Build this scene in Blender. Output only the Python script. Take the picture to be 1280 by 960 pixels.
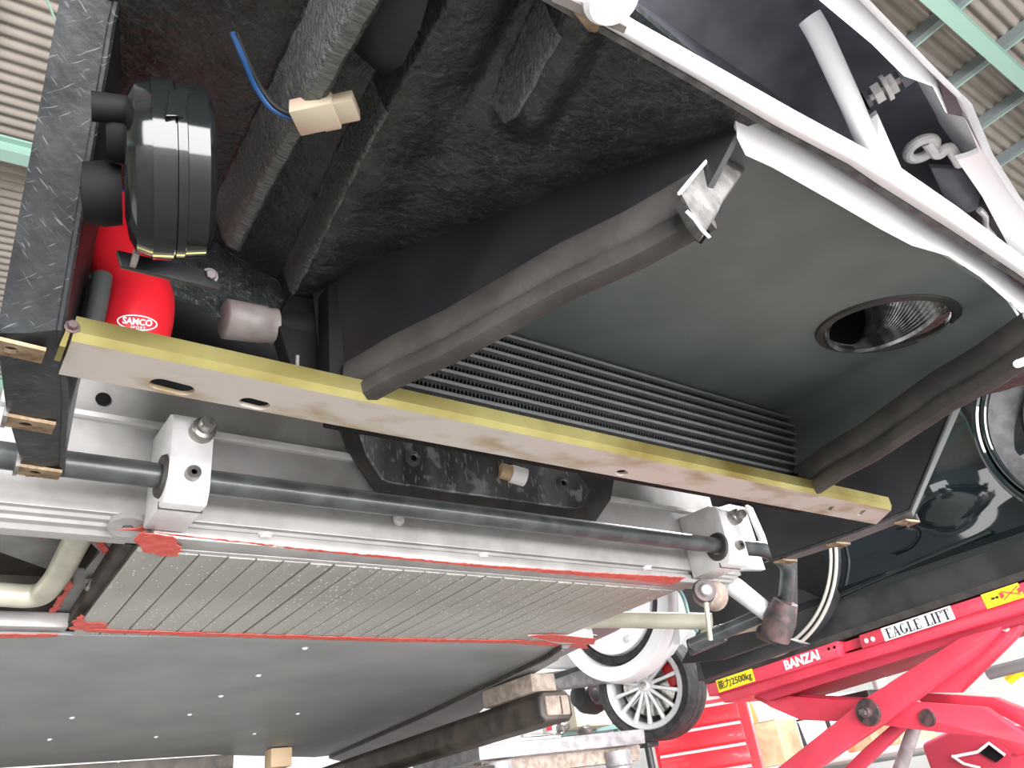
import bpy, bmesh, math, random
from mathutils import Vector, Matrix
from mathutils.bvhtree import BVHTree

for o in list(bpy.data.objects):
    bpy.data.objects.remove(o, do_unlink=True)
SC = bpy.context.scene
COL = SC.collection
random.seed(7)

# ------------------------------------------------------------------ camera
cam_d = bpy.data.cameras.new('camera'); cam = bpy.data.objects.new('camera', cam_d); COL.objects.link(cam)
cam_d.lens = 27.0; cam_d.sensor_width = 36.0; cam_d.clip_start = 0.02
cam.matrix_world = Matrix(((0.80703, -0.20133, -0.55513, 0.0),
                           (-0.57649, -0.47230, -0.66678, 0.0),
                           (-0.12795, 0.85814, -0.49723, 1.25),
                           (0, 0, 0, 1)))
SC.camera = cam

# ------------------------------------------------------------------ daylight
w = bpy.data.worlds.new('daylight'); SC.world = w; w.use_nodes = True
bg = w.node_tree.nodes['Background']
bg.inputs[0].default_value = (0.93, 0.97, 1.0, 1); bg.inputs[1].default_value = 0.5

def area(name, loc, target, sx, sy, power, color=(1, 1, 1)):
    l = bpy.data.lights.new(name, 'AREA'); l.shape = 'RECTANGLE'; l.size = sx; l.size_y = sy
    l.energy = power; l.color = color
    o = bpy.data.objects.new(name, l); COL.objects.link(o); o.location = loc
    o.rotation_euler = (Vector(target) - Vector(loc)).to_track_quat('-Z', 'Y').to_euler()
    return o
# daylight of the open shutter door in front of the car, and an added fill lamp on its right
area('shutter_door_daylight', (0.6, -5.0, 1.9), (0.6, 0.3, 1.5), 9.0, 3.6, 4300, (1.0, 0.985, 1.0))
area('side_fill_light', (-4.6, 1.6, 1.6), (0.4, 1.0, 1.5), 4.0, 2.6, 210, (1.0, 0.99, 0.97))
# added overhead lamp that brightens the next bay
area('bay_fill_light', (4.6, 2.6, 4.7), (4.2, 2.4, 0.0), 2.4, 1.2, 700, (1.0, 1.0, 0.98))

SC.view_settings.view_transform = 'Standard'; SC.view_settings.look = 'None'
SC.view_settings.gamma = 1.0; SC.view_settings.use_curve_mapping = False
SC.view_settings.exposure = -0.65

# ------------------------------------------------------------------ materials
MAT = {}
def mat(name, col, rough=0.5, metal=0.0, coat=0.0, col2=None, scale=20, lo=0.4, hi=0.6, bump=0.0, bscale=200, detail=4,
        stretch=None, spec=0.5):
    m = bpy.data.materials.new(name); m.use_nodes = True
    nt = m.node_tree; b = nt.nodes['Principled BSDF']
    b.inputs['Base Color'].default_value = (*col, 1); b.inputs['Roughness'].default_value = rough
    b.inputs['Metallic'].default_value = metal; b.inputs['Coat Weight'].default_value = coat
    b.inputs['Coat Roughness'].default_value = 0.05
    b.inputs['Specular IOR Level'].default_value = spec
    tc = nt.nodes.new('ShaderNodeTexCoord'); vec = tc.outputs['Object']
    if stretch:
        mp = nt.nodes.new('ShaderNodeMapping'); mp.inputs['Scale'].default_value = stretch
        nt.links.new(vec, mp.inputs['Vector']); vec = mp.outputs['Vector']
    if col2:
        n = nt.nodes.new('ShaderNodeTexNoise'); n.inputs['Scale'].default_value = scale; n.inputs['Detail'].default_value = detail
        nt.links.new(vec, n.inputs['Vector'])
        r = nt.nodes.new('ShaderNodeValToRGB'); r.color_ramp.elements[0].position = lo; r.color_ramp.elements[1].position = hi
        r.color_ramp.elements[0].color = (*col, 1); r.color_ramp.elements[1].color = (*col2, 1)
        nt.links.new(n.outputs['Fac'], r.inputs['Fac']); nt.links.new(r.outputs['Color'], b.inputs['Base Color'])
    if bump:
        n2 = nt.nodes.new('ShaderNodeTexNoise'); n2.inputs['Scale'].default_value = bscale; n2.inputs['Detail'].default_value = 3
        nt.links.new(vec, n2.inputs['Vector'])
        bp = nt.nodes.new('ShaderNodeBump'); bp.inputs['Strength'].default_value = bump; bp.inputs['Distance'].default_value = 0.002
        nt.links.new(n2.outputs['Fac'], bp.inputs['Height']); nt.links.new(bp.outputs['Normal'], b.inputs['Normal'])
    MAT[name] = m
    return m

def fibre_overlay(m, col, amount=1.0, scales=((1300, 80, 100, .3), (1200, 75, 100, 1.5), (1250, 80, 100, 2.4)), lo=.62, hi=.78):
    """pale glass fibres: thin stretched streaks in several directions over the base colour"""
    nt = m.node_tree; b = nt.nodes['Principled BSDF']
    prev = b.inputs['Base Color'].links[0].from_socket if b.inputs['Base Color'].links else None
    tc = nt.nodes.new('ShaderNodeTexCoord')
    for sx, sy, sz, rot in scales:
        wn = nt.nodes.new('ShaderNodeTexNoise'); wn.inputs['Scale'].default_value = 25
        nt.links.new(tc.outputs['Object'], wn.inputs['Vector'])
        ad = nt.nodes.new('ShaderNodeMix'); ad.data_type = 'RGBA'; ad.blend_type = 'ADD'; ad.inputs[0].default_value = .008
        nt.links.new(tc.outputs['Object'], ad.inputs[6]); nt.links.new(wn.outputs['Color'], ad.inputs[7])
        mp = nt.nodes.new('ShaderNodeMapping'); mp.vector_type = 'TEXTURE'
        mp.inputs['Rotation'].default_value = (0, 0, rot); mp.inputs['Scale'].default_value = (1 / sx, 1 / sy, 1 / sz)
        nt.links.new(ad.outputs[2], mp.inputs['Vector'])
        n = nt.nodes.new('ShaderNodeTexNoise'); n.inputs['Scale'].default_value = 1; n.inputs['Detail'].default_value = 1
        nt.links.new(mp.outputs['Vector'], n.inputs['Vector'])
        r = nt.nodes.new('ShaderNodeMapRange'); r.inputs[1].default_value = lo; r.inputs[2].default_value = hi
        r.inputs[4].default_value = amount
        nt.links.new(n.outputs['Fac'], r.inputs[0])
        mx = nt.nodes.new('ShaderNodeMix'); mx.data_type = 'RGBA'
        nt.links.new(r.outputs[0], mx.inputs[0])
        if prev: nt.links.new(prev, mx.inputs[6])
        else: mx.inputs[6].default_value = b.inputs['Base Color'].default_value
        mx.inputs[7].default_value = (*col, 1)
        prev = mx.outputs[2]
    nt.links.new(prev, b.inputs['Base Color'])

def speck_overlay(m, col, scale=140, thr=.23, stretch=(1, .45, 1)):
    """white specks of corrosion / stone chips"""
    nt = m.node_tree; b = nt.nodes['Principled BSDF']
    prev = b.inputs['Base Color'].links[0].from_socket if b.inputs['Base Color'].links else None
    tc = nt.nodes.new('ShaderNodeNewGeometry')
    mp = nt.nodes.new('ShaderNodeMapping'); mp.inputs['Scale'].default_value = stretch
    nt.links.new(tc.outputs['Position'], mp.inputs['Vector'])
    v = nt.nodes.new('ShaderNodeTexVoronoi'); v.inputs['Scale'].default_value = scale
    nt.links.new(mp.outputs['Vector'], v.inputs['Vector'])
    n = nt.nodes.new('ShaderNodeTexNoise'); n.inputs['Scale'].default_value = 7
    nt.links.new(mp.outputs['Vector'], n.inputs['Vector'])
    mu = nt.nodes.new('ShaderNodeMath'); mu.operation = 'MULTIPLY'; mu.inputs[1].default_value = thr * 2
    nt.links.new(n.outputs['Fac'], mu.inputs[0])
    lt = nt.nodes.new('ShaderNodeMath'); lt.operation = 'LESS_THAN'
    nt.links.new(v.outputs['Distance'], lt.inputs[0]); nt.links.new(mu.outputs[0], lt.inputs[1])
    mx = nt.nodes.new('ShaderNodeMix'); mx.data_type = 'RGBA'
    nt.links.new(lt.outputs[0], mx.inputs[0])
    if prev: nt.links.new(prev, mx.inputs[6])
    else: mx.inputs[6].default_value = b.inputs['Base Color'].default_value
    mx.inputs[7].default_value = (*col, 1)
    nt.links.new(mx.outputs[2], b.inputs['Base Color'])

mat('fibreglass', (.009, .0115, .011), .38, col2=(.03, .035, .033), scale=38, lo=.35, hi=.75, bump=.9, bscale=170, detail=8)
fibre_overlay(MAT['fibreglass'], (.10, .115, .11), .55)
mat('flange_black', (.007, .008, .0095), .42, col2=(.02, .0225, .024), scale=25, bump=.4, bscale=90)
fibre_overlay(MAT['flange_black'], (.16, .175, .185), .5, scales=((900, 40, 100, .9), (800, 36, 100, 2.0)), lo=.68, hi=.76)
mat('fibreglass_lit', (.055, .062, .058), .34, col2=(.12, .13, .122), scale=60, lo=.35, hi=.7, bump=1.0, bscale=90, stretch=(1, 4, 4))  # paler tone paints the light on the rib sides
mat('duct_black', (.065, .072, .070), .45, col2=(.08, .086, .085), scale=14, bump=.12, bscale=260)
mat('panel_black', (.008, .008, .0095), .5, col2=(.014, .014, .016), scale=15, bump=.1, bscale=260)
mat('rubber', (.026, .0235, .022), .62, col2=(.044, .039, .035), scale=22, bump=.2, bscale=240)
mat('void_black', (.003, .003, .0035), .7, col2=(.006, .006, .0065), scale=20, spec=.15)
mat('foam_grey', (.06, .057, .054), .85, col2=(.12, .115, .11), scale=60, bump=.8, bscale=220)
mat('torn_edge', (.75, .74, .74), .6, col2=(.5, .5, .5), scale=60)
mat('duct_grey', (.115, .137, .132), .5, col2=(.135, .158, .152), scale=14, bump=.1, bscale=260)
mat('zinc_gold', (.50, .45, .18), .28, metal=.9, col2=(.26, .20, .06), scale=9, lo=.4, hi=.7)
mat('zinc_dull', (.46, .415, .37), .45, metal=.15, col2=(.26, .19, .09), scale=13, lo=.50, hi=.72, detail=5, stretch=(1, 2.2, 1))
mat('glare_white', (.93, .93, .95), .32, coat=.3)  # sky glare on dark gloss, painted in as a white base colour
mat('nose_grey', (.085, .083, .105), .4, col2=(.12, .117, .145), scale=30, coat=.2)
mat('alu', (.38, .372, .362), .40, metal=.25, col2=(.31, .30, .29), scale=18, bump=.05, bscale=300)
mat('alu_bright', (.68, .67, .67), .38, metal=.1, col2=(.58, .57, .56), scale=30)
mat('sill_grey', (.17, .17, .175), .5, col2=(.21, .21, .21), scale=6)
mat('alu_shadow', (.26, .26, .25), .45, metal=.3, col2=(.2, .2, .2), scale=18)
mat('steel_bolt', (.42, .41, .39), .30, metal=.9, col2=(.26, .24, .22), scale=80)
mat('rust', (.10, .052, .024), .75, col2=(.27, .20, .12), scale=60, lo=.35, hi=.65, bump=.4)
mat('bar_black', (.030, .034, .036), .33, col2=(.06, .066, .068), scale=30, coat=.15)
mat('plate_scuffed', (.055, .057, .058), .35, metal=.3, col2=(.26, .265, .27), scale=9, lo=.42, hi=.75, detail=9, stretch=(1.4, 1, .35))
fibre_overlay(MAT['plate_scuffed'], (.45, .45, .45), .6, scales=((30, 220, 40, 0), (250, 20, 60, .4)), lo=.62, hi=.7)
mat('plank_alu', (.36, .365, .335), .5, metal=.1, col2=(.29, .285, .25), scale=14, stretch=(1, .25, 1))
speck_overlay(MAT['plank_alu'], (.62, .63, .62), 150, .17, (1, .5, 1))
mat('pan_grey', (.195, .205, .20), .5, col2=(.165, .174, .172), scale=5, bump=.08, bscale=500)
mat('red_paint', (.52, .055, .04), .55, col2=(.60, .11, .08), scale=70)
mat('hose_red', (.60, .012, .022), .38, col2=(.54, .012, .02), scale=20)
mat('print_white', (.9, .9, .9), .5)
mat('print_black', (.02, .02, .025), .5)
mat('horn_black', (.006, .007, .007), .10, spec=.4)
mat('cream_plastic', (.50, .35, .28), .4, col2=(.46, .40, .29), scale=30)
mat('wire_blue', (.008, .05, .15), .4); mat('wire_black', (.01, .01, .01), .4)
mat('blue_clip', (.02, .08, .45), .4)
mat('rubber_grey', (.15, .128, .12), .5, col2=(.20, .175, .165), scale=40)
mat('cream_tube', (.48, .46, .38), .4, metal=.3, col2=(.40, .38, .30), scale=20)
mat('foil', (.16, .165, .17), .25, metal=.85, col2=(.60, .60, .62), scale=60, lo=.4, hi=.7, stretch=(1, 1, .3))
mat('paint_dark', (.004, .008, .010), .08, coat=1.0)
mat('sill_black', (.018, .019, .021), .45, col2=(.035, .035, .036), scale=9)
mat('arch_lip', (.50, .48, .43), .4, metal=.3)
mat('liner', (.02, .0205, .022), .6, col2=(.032, .032, .033), scale=8)
mat('tyre', (.012, .012, .0135), .6, col2=(.035, .035, .036), scale=30)
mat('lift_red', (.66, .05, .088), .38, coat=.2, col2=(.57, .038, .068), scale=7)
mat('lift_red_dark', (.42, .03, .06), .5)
mat('grease', (.03, .025, .025), .5, col2=(.09, .05, .05), scale=40)
mat('sticker_yellow', (.85, .66, .02), .45)
mat('sticker_white', (.86, .87, .90), .45)
mat('beam_dark', (.022, .018, .014), .55, col2=(.05, .038, .028), scale=20)
mat('block_brown', (.19, .15, .12), .7, col2=(.30, .25, .21), scale=40, bump=.4)
mat('steel_plate', (.33, .32, .33), .5, metal=.2, col2=(.22, .21, .215), scale=26)
mat('white_paint', (.84, .84, .85), .35, coat=.3)
mat('rim_silver', (.72, .73, .74), .3, metal=.35)
mat('caliper_red', (.55, .01, .015), .35, coat=.4)
mat('chest_red', (.80, .03, .045), .3, coat=.3)
mat('cardboard', (.42, .29, .17), .8, col2=(.48, .35, .22), scale=25)
mat('kraft_tape', (.56, .44, .29), .5)
mat('paper_white', (.88, .88, .88), .6)
mat('beige_box', (.62, .57, .44), .7)
mat('teal', (.18, .30, .30), .5)
mat('yellow_hose', (.80, .62, .02), .4)
mat('orange', (.75, .18, .06), .5)
mat('wood', (.50, .36, .22), .6)
mat('roof_sheet', (.27, .24, .205), .8, col2=(.21, .185, .155), scale=3, lo=.35, hi=.7, detail=6)
mat('beam_green', (.25, .40, .33), .5)
mat('purlin_grey', (.16, .19, .19), .6)
mat('wall_white', (.80, .80, .79), .7, col2=(.72, .72, .70), scale=2)
mat('concrete', (.32, .32, .31), .7, col2=(.26, .26, .25), scale=1.5, detail=8)
MATS = MAT

# ------------------------------------------------------------------ mesh helpers
V = Vector
def lerp(a, b, t): return a + (b - a) * t

class MB:
    def __init__(s): s.v = []; s.f = []; s.mi = []; s.cur = 0
    def add(s, vs, fs):
        o = len(s.v); s.v += [V(p) for p in vs]; s.f += [tuple(i + o for i in f) for f in fs]; s.mi += [s.cur] * len(fs); return s
    def box(s, lo, hi):
        x0, y0, z0 = lo; x1, y1, z1 = hi
        return s.add([(x0, y0, z0), (x1, y0, z0), (x1, y1, z0), (x0, y1, z0), (x0, y0, z1), (x1, y0, z1), (x1, y1, z1), (x0, y1, z1)],
                     [(0, 3, 2, 1), (4, 5, 6, 7), (0, 1, 5, 4), (1, 2, 6, 5), (2, 3, 7, 6), (3, 0, 4, 7)])
    def prism(s, pts, d):
        """polygon extruded by vector d"""
        n = len(pts); d = V(d); P = [V(p) for p in pts]
        nn = V((0, 0, 0))
        for i in range(n): nn += (P[i] - P[0]).cross(P[(i + 1) % n] - P[0])
        if nn.dot(d) > 0: P.reverse()
        return s.add(P + [p + d for p in P],
                     [tuple(range(n)), tuple(range(2 * n - 1, n - 1, -1))] + [(i, i + n, (i + 1) % n + n, (i + 1) % n) for i in range(n)])
    def rod(s, a, b, r, n=12, r2=None):
        a, b = V(a), V(b); return s.tube([a, b], [r, r if r2 is None else r2], n)
    def tube(s, path, r, n=12, cap=True, up=None):
        P = [V(p) for p in path]; R = r if isinstance(r, (list, tuple)) else [r] * len(P)
        t0 = (P[1] - P[0]).normalized(); u = t0.orthogonal().normalized() if up is None else V(up)
        rings = []
        for i, p in enumerate(P):
            t = (P[min(i + 1, len(P) - 1)] - P[max(i - 1, 0)]).normalized()
            u = (u - t * u.dot(t)).normalized(); w_ = t.cross(u)
            rings.append([p + (u * math.cos(k * math.tau / n) + w_ * math.sin(k * math.tau / n)) * R[i] for k in range(n)])
        return s.loft(rings, True, cap)
    def loft(s, rings, closed=True, cap=True):
        n = len(rings[0]); vs = [p for r_ in rings for p in r_]; fs = []
        m = n if closed else n - 1
        for i in range(len(rings) - 1):
            for k in range(m):
                k2 = (k + 1) % n
                fs.append((i * n + k, i * n + k2, (i + 1) * n + k2, (i + 1) * n + k))
        if cap and closed:
            fs.append(tuple(range(n - 1, -1, -1))); fs.append(tuple((len(rings) - 1) * n + k for k in range(n)))
        return s.add(vs, fs)
    def lathe(s, prof, c, axis, n=32, closed=False, a0=0, a1=math.tau):
        """profile of (radius, along-axis) turned round axis through c"""
        c = V(c); a = V(axis).normalized(); u = a.orthogonal().normalized(); w_ = a.cross(u)
        full = abs(a1 - a0 - math.tau) < 1e-6; m = n if full else n + 1
        rings = [[c + a * h + (u * math.cos(a0 + (a1 - a0) * k / n) + w_ * math.sin(a0 + (a1 - a0) * k / n)) * r for r, h in prof] for k in range(m)]
        if full: rings.append(rings[0])
        return s.loft(rings, closed, False)
    def grid(s, fn, nu, nv):
        vs = [fn(i / nu, j / nv) for j in range(nv + 1) for i in range(nu + 1)]
        return s.add(vs, [(j * (nu + 1) + i, j * (nu + 1) + i + 1, (j + 1) * (nu + 1) + i + 1, (j + 1) * (nu + 1) + i) for j in range(nv) for i in range(nu)])

WORG = {}
def worg(o): return WORG.get(o.name, V((0, 0, 0))) if o else V((0, 0, 0))

def place(name, me, parent, wloc, rot=None):
    o = bpy.data.objects.new(name, me); COL.objects.link(o)
    WORG[o.name] = V(wloc)
    if parent: o.parent = parent
    o.location = V(wloc) - worg(parent)
    if rot: o.rotation_euler = rot
    return o

def part(name, mb, material, parent=None, bevel=0.0, seg=2, solid=0.0, smooth=35, cut=None, label=None, weld=True, off=-1, sub=0):
    c = V((0, 0, 0))
    lo = V([min(p[i] for p in mb.v) for i in range(3)]); hi = V([max(p[i] for p in mb.v) for i in range(3)]); c = (lo + hi) / 2
    me = bpy.data.meshes.new(name); me.from_pydata([p - c for p in mb.v], [], mb.f)
    mats = material if isinstance(material, (list, tuple)) else [material]
    for m in mats: me.materials.append(MAT[m])
    for p, k in zip(me.polygons, mb.mi): p.material_index = min(k, len(mats) - 1)
    if weld:
        bm = bmesh.new(); bm.from_mesh(me); bmesh.ops.remove_doubles(bm, verts=bm.verts, dist=1e-6)
        bmesh.ops.recalc_face_normals(bm, faces=bm.faces); bm.to_mesh(me); bm.free()
    o = place(name, me, parent, c)
    if solid or bevel or cut or sub:
        if solid:
            md = o.modifiers.new('s', 'SOLIDIFY'); md.thickness = solid; md.offset = off
        if cut:
            cm = bpy.data.meshes.new('cutter'); cm.from_pydata([tuple(p - c) for p in cut.v], [], cut.f)
            bm = bmesh.new(); bm.from_mesh(cm); bmesh.ops.remove_doubles(bm, verts=bm.verts, dist=1e-6)
            bmesh.ops.recalc_face_normals(bm, faces=bm.faces); bm.to_mesh(cm); bm.free()
            co = bpy.data.objects.new('cutter', cm); COL.objects.link(co); co.location = o.location; co.parent = o.parent
            md = o.modifiers.new('b', 'BOOLEAN'); md.operation = 'DIFFERENCE'; md.object = co; md.solver = 'EXACT'
        if bevel:
            md = o.modifiers.new('v', 'BEVEL'); md.width = bevel; md.segments = seg; md.limit_method = 'ANGLE'; md.angle_limit = math.radians(40)
        if sub:
            md = o.modifiers.new('u', 'SUBSURF'); md.levels = sub; md.render_levels = sub
        dg = bpy.context.evaluated_depsgraph_get(); dg.update()
        nm = bpy.data.meshes.new_from_object(o.evaluated_get(dg)); o.modifiers.clear(); o.data = nm; nm.name = name
        if cut: bpy.data.objects.remove(co, do_unlink=True)
    me = o.data
    if smooth:
        me.shade_smooth(); me.set_sharp_from_angle(angle=math.radians(smooth))
    if label: o['label'] = label
    return o

def thing(name, label, cat, loc, group=None):
    o = bpy.data.objects.new(name, None); COL.objects.link(o); o.location = loc; o.empty_display_size = .1
    WORG[o.name] = V(loc); o['label'] = label; o['category'] = cat
    if group: o['group'] = group
    return o
def tag(o, label, cat, group=None):
    o['label'] = label; o['category'] = cat
    if group: o['group'] = group
    return o
def struct(o): o['kind'] = 'structure'; return o
def stuff(o): o['kind'] = 'stuff'; return o

def smooth_path(pts, r=.02, n=5):
    """round the corners of a polyline"""
    P = [V(p) for p in pts]; out = [P[0]]
    for i in range(1, len(P) - 1):
        a = (P[i - 1] - P[i]); b = (P[i + 1] - P[i]); d = min(r, a.length * .48, b.length * .48)
        p0 = P[i] + a.normalized() * d; p2 = P[i] + b.normalized() * d
        for k in range(n + 1):
            t = k / n; out.append(p0 * (1 - t) ** 2 + P[i] * 2 * t * (1 - t) + p2 * t * t)
    out.append(P[-1]); return out

def text_mesh(body, size, bold=0.0, spacing=1.0):
    cu = bpy.data.curves.new('text', 'FONT'); cu.body = body; cu.size = size; cu.offset = bold; cu.space_character = spacing
    cu.align_x = 'CENTER'; cu.align_y = 'CENTER'; cu.resolution_u = 3
    o = bpy.data.objects.new('text', cu); COL.objects.link(o)
    dg = bpy.context.evaluated_depsgraph_get(); dg.update()
    me = bpy.data.meshes.new_from_object(o.evaluated_get(dg))
    vs = [v.co.copy() for v in me.vertices]; fs = [tuple(p.vertices) for p in me.polygons]
    bpy.data.objects.remove(o, do_unlink=True)
    return vs, fs
def flat_print(name, vs, fs, c, xd, yd, material, parent, thick=.0006, w=None, label=None):
    """lay flat outlines (x, y) on the plane through c; w fits the width"""
    c, xd = V(c), V(xd).normalized(); yd = V(yd); yd = (yd - xd * yd.dot(xd)).normalized(); nn = xd.cross(yd)
    if w:
        x0 = min(v[0] for v in vs); x1 = max(v[0] for v in vs); k = w / (x1 - x0); m = (x0 + x1) / 2
        y0 = min(v[1] for v in vs); y1 = max(v[1] for v in vs); my = (y0 + y1) / 2
        vs = [((v[0] - m) * k, (v[1] - my) * k) for v in vs]
    mb = MB(); mb.add([c + xd * v[0] + yd * v[1] + nn * thick for v in vs], fs)
    return part(name, mb, material, parent, smooth=0, solid=thick * .8, off=-1, label=label)
def serif_letters(body, h):
    """plain serif capitals from strokes: heavy stems, light arms"""
    st = .17 * h; th = .06 * h; wid = {'I': .34, 'L': .62, 'E': .64, 'F': .60, 'T': .68, 'A': .74, 'G': .72, ' ': .35}
    vs, fs = [], []; x = 0
    def q(a, b, c_, d):
        o = len(vs); vs.extend([a, b, c_, d]); fs.append((o, o + 1, o + 2, o + 3))
    def r(x0, y0, x1, y1): q((x0, y0), (x1, y0), (x1, y1), (x0, y1))
    for ch in body:
        w_ = wid[ch] * h
        if ch in 'LEF':
            r(x + .1 * h, 0, x + .1 * h + st, h); r(x, 0, x + .1 * h + st + .08 * h, th); r(x, h - th, x + .1 * h + st + .08 * h, h)
            if ch in 'LE': r(x, 0, x + w_, th); r(x + w_ - th, 0, x + w_, .28 * h)
            if ch in 'EF': r(x, h - th, x + w_, h); r(x + w_ - th, .72 * h, x + w_, h); r(x + .2 * h, .47 * h, x + w_ * .75, .47 * h + th)
        elif ch == 'I': r(x + .08 * h, 0, x + .08 * h + st, h); r(x, 0, x + w_, th); r(x, h - th, x + w_, h)
        elif ch == 'T':
            m = x + w_ / 2; r(m - st / 2, 0, m + st / 2, h); r(x, h - th, x + w_, h); r(m - .16 * h, 0, m + .16 * h, th)
            r(x, .74 * h, x + th, h); r(x + w_ - th, .74 * h, x + w_, h)
        elif ch == 'A':
            m = x + w_ / 2; q((x + .06 * h, 0), (x + .06 * h + th, 0), (m, h), (m - th, h)); q((x + w_ - .06 * h - st, 0), (x + w_ - .06 * h, 0), (m + th, h), (m - th, h))
            r(x + .2 * h, .3 * h, x + w_ - .2 * h, .3 * h + th); r(x, 0, x + .22 * h, th); r(x + w_ - .3 * h, 0, x + w_, th)
        elif ch == 'G':
            cx_, cy_ = x + w_ / 2, h / 2
            for k in range(14):
                a0 = math.radians(50 + k * 280 / 14); a1 = math.radians(50 + (k + 1) * 280 / 14)
                def p(a, inn):
                    ww = st * abs(math.cos(a)) + th * abs(math.sin(a)) if inn else 0
                    return (cx_ + (w_ / 2 - ww) * math.cos(a), cy_ + (h / 2 - (th if inn else 0)) * math.sin(a))
                q(p(a0, 0), p(a1, 0), p(a1, 1), p(a0, 1))
            r(x + w_ - st, .12 * h, x + w_, .45 * h); r(x + w_ - st - .12 * h, .45 * h - th, x + w_ + .06 * h, .45 * h)
        x += w_ + .10 * h
    return vs, fs

# hexagon bolt head with washer, as a shared mesh along +Z
def bolt_mesh(r, h, wr, wh, sides=6):
    mb = MB(); mb.lathe([(0, 0), (wr, 0), (wr, wh), (0, wh)], (0, 0, 0), (0, 0, 1), 16)
    mb.lathe([(r, wh), (r, wh + h * .85), (r * .85, wh + h), (0, wh + h)], (0, 0, 0), (0, 0, 1), sides)
    me = bpy.data.meshes.new('bolt'); me.from_pydata([tuple(p) for p in mb.v], [], mb.f)
    bm = bmesh.new(); bm.from_mesh(me); bmesh.ops.remove_doubles(bm, verts=bm.verts, dist=1e-6)
    bmesh.ops.recalc_face_normals(bm, faces=bm.faces); bm.to_mesh(me); bm.free()
    return me
def put_mesh(name, me, material, parent, loc, direction=(0, 0, 1)):
    if not me.materials: me.materials.append(MAT[material])
    o = place(name, me, parent, loc, V(direction).to_track_quat('Z', 'Y').to_euler())
    return o

# ================================================================== the workshop
struct(part('floor', MB().box((-7, -7, -.12), (11.5, 9.2, 0)), 'concrete'))
struct(part('wall_back', MB().box((-7, 9.0, 0), (11.5, 9.2, 7.6)), 'wall_white'))
struct(part('wall_right', MB().box((11.3, -1.0, 0), (11.5, 9.0, 7.6)), 'wall_white'))
def roof_z(x): return 6.2 + .10 * x
mb = MB()
NY = 1240
rows = []
for j in range(NY + 1):
    y = -6.0 + 15.0 * j / NY; dz = .018 * math.sin(y / .10 * math.tau)
    rows.append([V((-7, y, roof_z(-7) + dz)), V((2, y, roof_z(2) + dz)), V((11.5, y, roof_z(11.5) + dz))])
mb.loft(rows, False, False)
CEIL = struct(part('ceiling', mb, 'roof_sheet', solid=.008, smooth=80, weld=False))
for k in range(16):
    x = -5.4 + .92 * k + .3
    part('purlin', MB().box((x - .03, -6, roof_z(x) - .13), (x + .03, 9, roof_z(x) - .025)), 'purlin_grey', CEIL)
    part('purlin_flange', MB().box((x + .03, -6, roof_z(x) - .13), (x + .05, 9, roof_z(x) - .12)), 'beam_green', CEIL)
for y in (-2.4, .70, 5.05, 8.6):
    mb = MB()
    for (dz0, dz1, hw) in ((-.27, -.25, .06), (-.25, -.15, .012), (-.15, -.13, .06)):
        a = [V((-7, y - hw, roof_z(-7) + dz0)), V((-7, y + hw, roof_z(-7) + dz0)), V((-7, y + hw, roof_z(-7) + dz1)), V((-7, y - hw, roof_z(-7) + dz1))]
        b = [p + V((18.5, 0, 1.85)) for p in a]
        mb.loft([a, b])
    part('roof_beam', mb, 'beam_green', CEIL)
mb = MB().rod((-.45, 3.0, 5.85), (.35, 4.6, 5.9), .008, 6)
part('tie_rod', mb, 'beam_green', CEIL)

# ================================================================== the black sports car, nose end, seen from below
CAR = thing('sports_car', 'black sports car raised overhead with its radiator duct, gold cross beam and chassis showing', 'car', (.6, 1.6, 1.45))
CX = .6
def mir(p): return V((2 * CX - p[0], p[1], p[2]))

# ---- clamshell: raw fibreglass underside
def sst(a, b, x):
    t = min(1, max(0, (x - a) / (b - a))); return t * t * (3 - 2 * t)
def clam_right(y): return lerp(.404, .252, (y - .18) / .38)
rnd = random.Random(3)
PH = [(rnd.uniform(0, 6), rnd.uniform(0, 6), rnd.uniform(25, 90), rnd.uniform(25, 90)) for _ in range(9)]
def lumps(x, y):
    return sum(math.sin(a + x * p) * math.sin(b + y * q) for a, b, p, q in PH) / 9
def clam_z(x, y):
    zr = lerp(1.672, 1.748, (y - .18) / .38)
    r = clam_right(y); t = (x - .02) / max(.05, r - .02)
    z = zr + .035 * (1 - sst(.45, .95, t))
    x1 = lerp(.118, .137, (y - .28) / .3); x2 = lerp(.183, .212, (y - .32) / .24)
    # first rib, with a rounded end
    e = 1 - sst(.545, .575, y)
    z -= .046 * sst(x1, x1 + .016, x) * (1 - sst(x1 + .026, x1 + .040, x)) * e
    # second step
    z -= .026 * sst(x2, x2 + .012, x) * (1 - .6 * sst(x2 + .02, x2 + .07, x))
    # ridge towards the nose
    xa = lerp(.235, .262, (y - .19) / .12)
    z -= .020 * sst(xa, xa + .010, x) * (1 - sst(xa + .022, xa + .05, x)) * sst(.30, .26, y) if y < .31 else 0
    z += .014 * sst(xa - .03, xa - .008, x) * (1 - sst(xa, xa + .01, x)) * (1 - sst(.25, .31, y))
    z += .0016 * lumps(x * 1.2, y) + .0010 * lumps(x * 3.1 + 1, y * 3.3)
    return z
def clam_pt(u, v):
    y = lerp(.165, .605, v); x = lerp(.014, clam_right(y) + .004, u)
    return V((x, y, clam_z(x, y)))
CLAM = part('clamshell', MB().grid(clam_pt, 200, 160), 'fibreglass', CAR, solid=.006, off=1, smooth=60,
            label='rough black fibreglass underside of the clamshell with moulded ribs')
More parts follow.
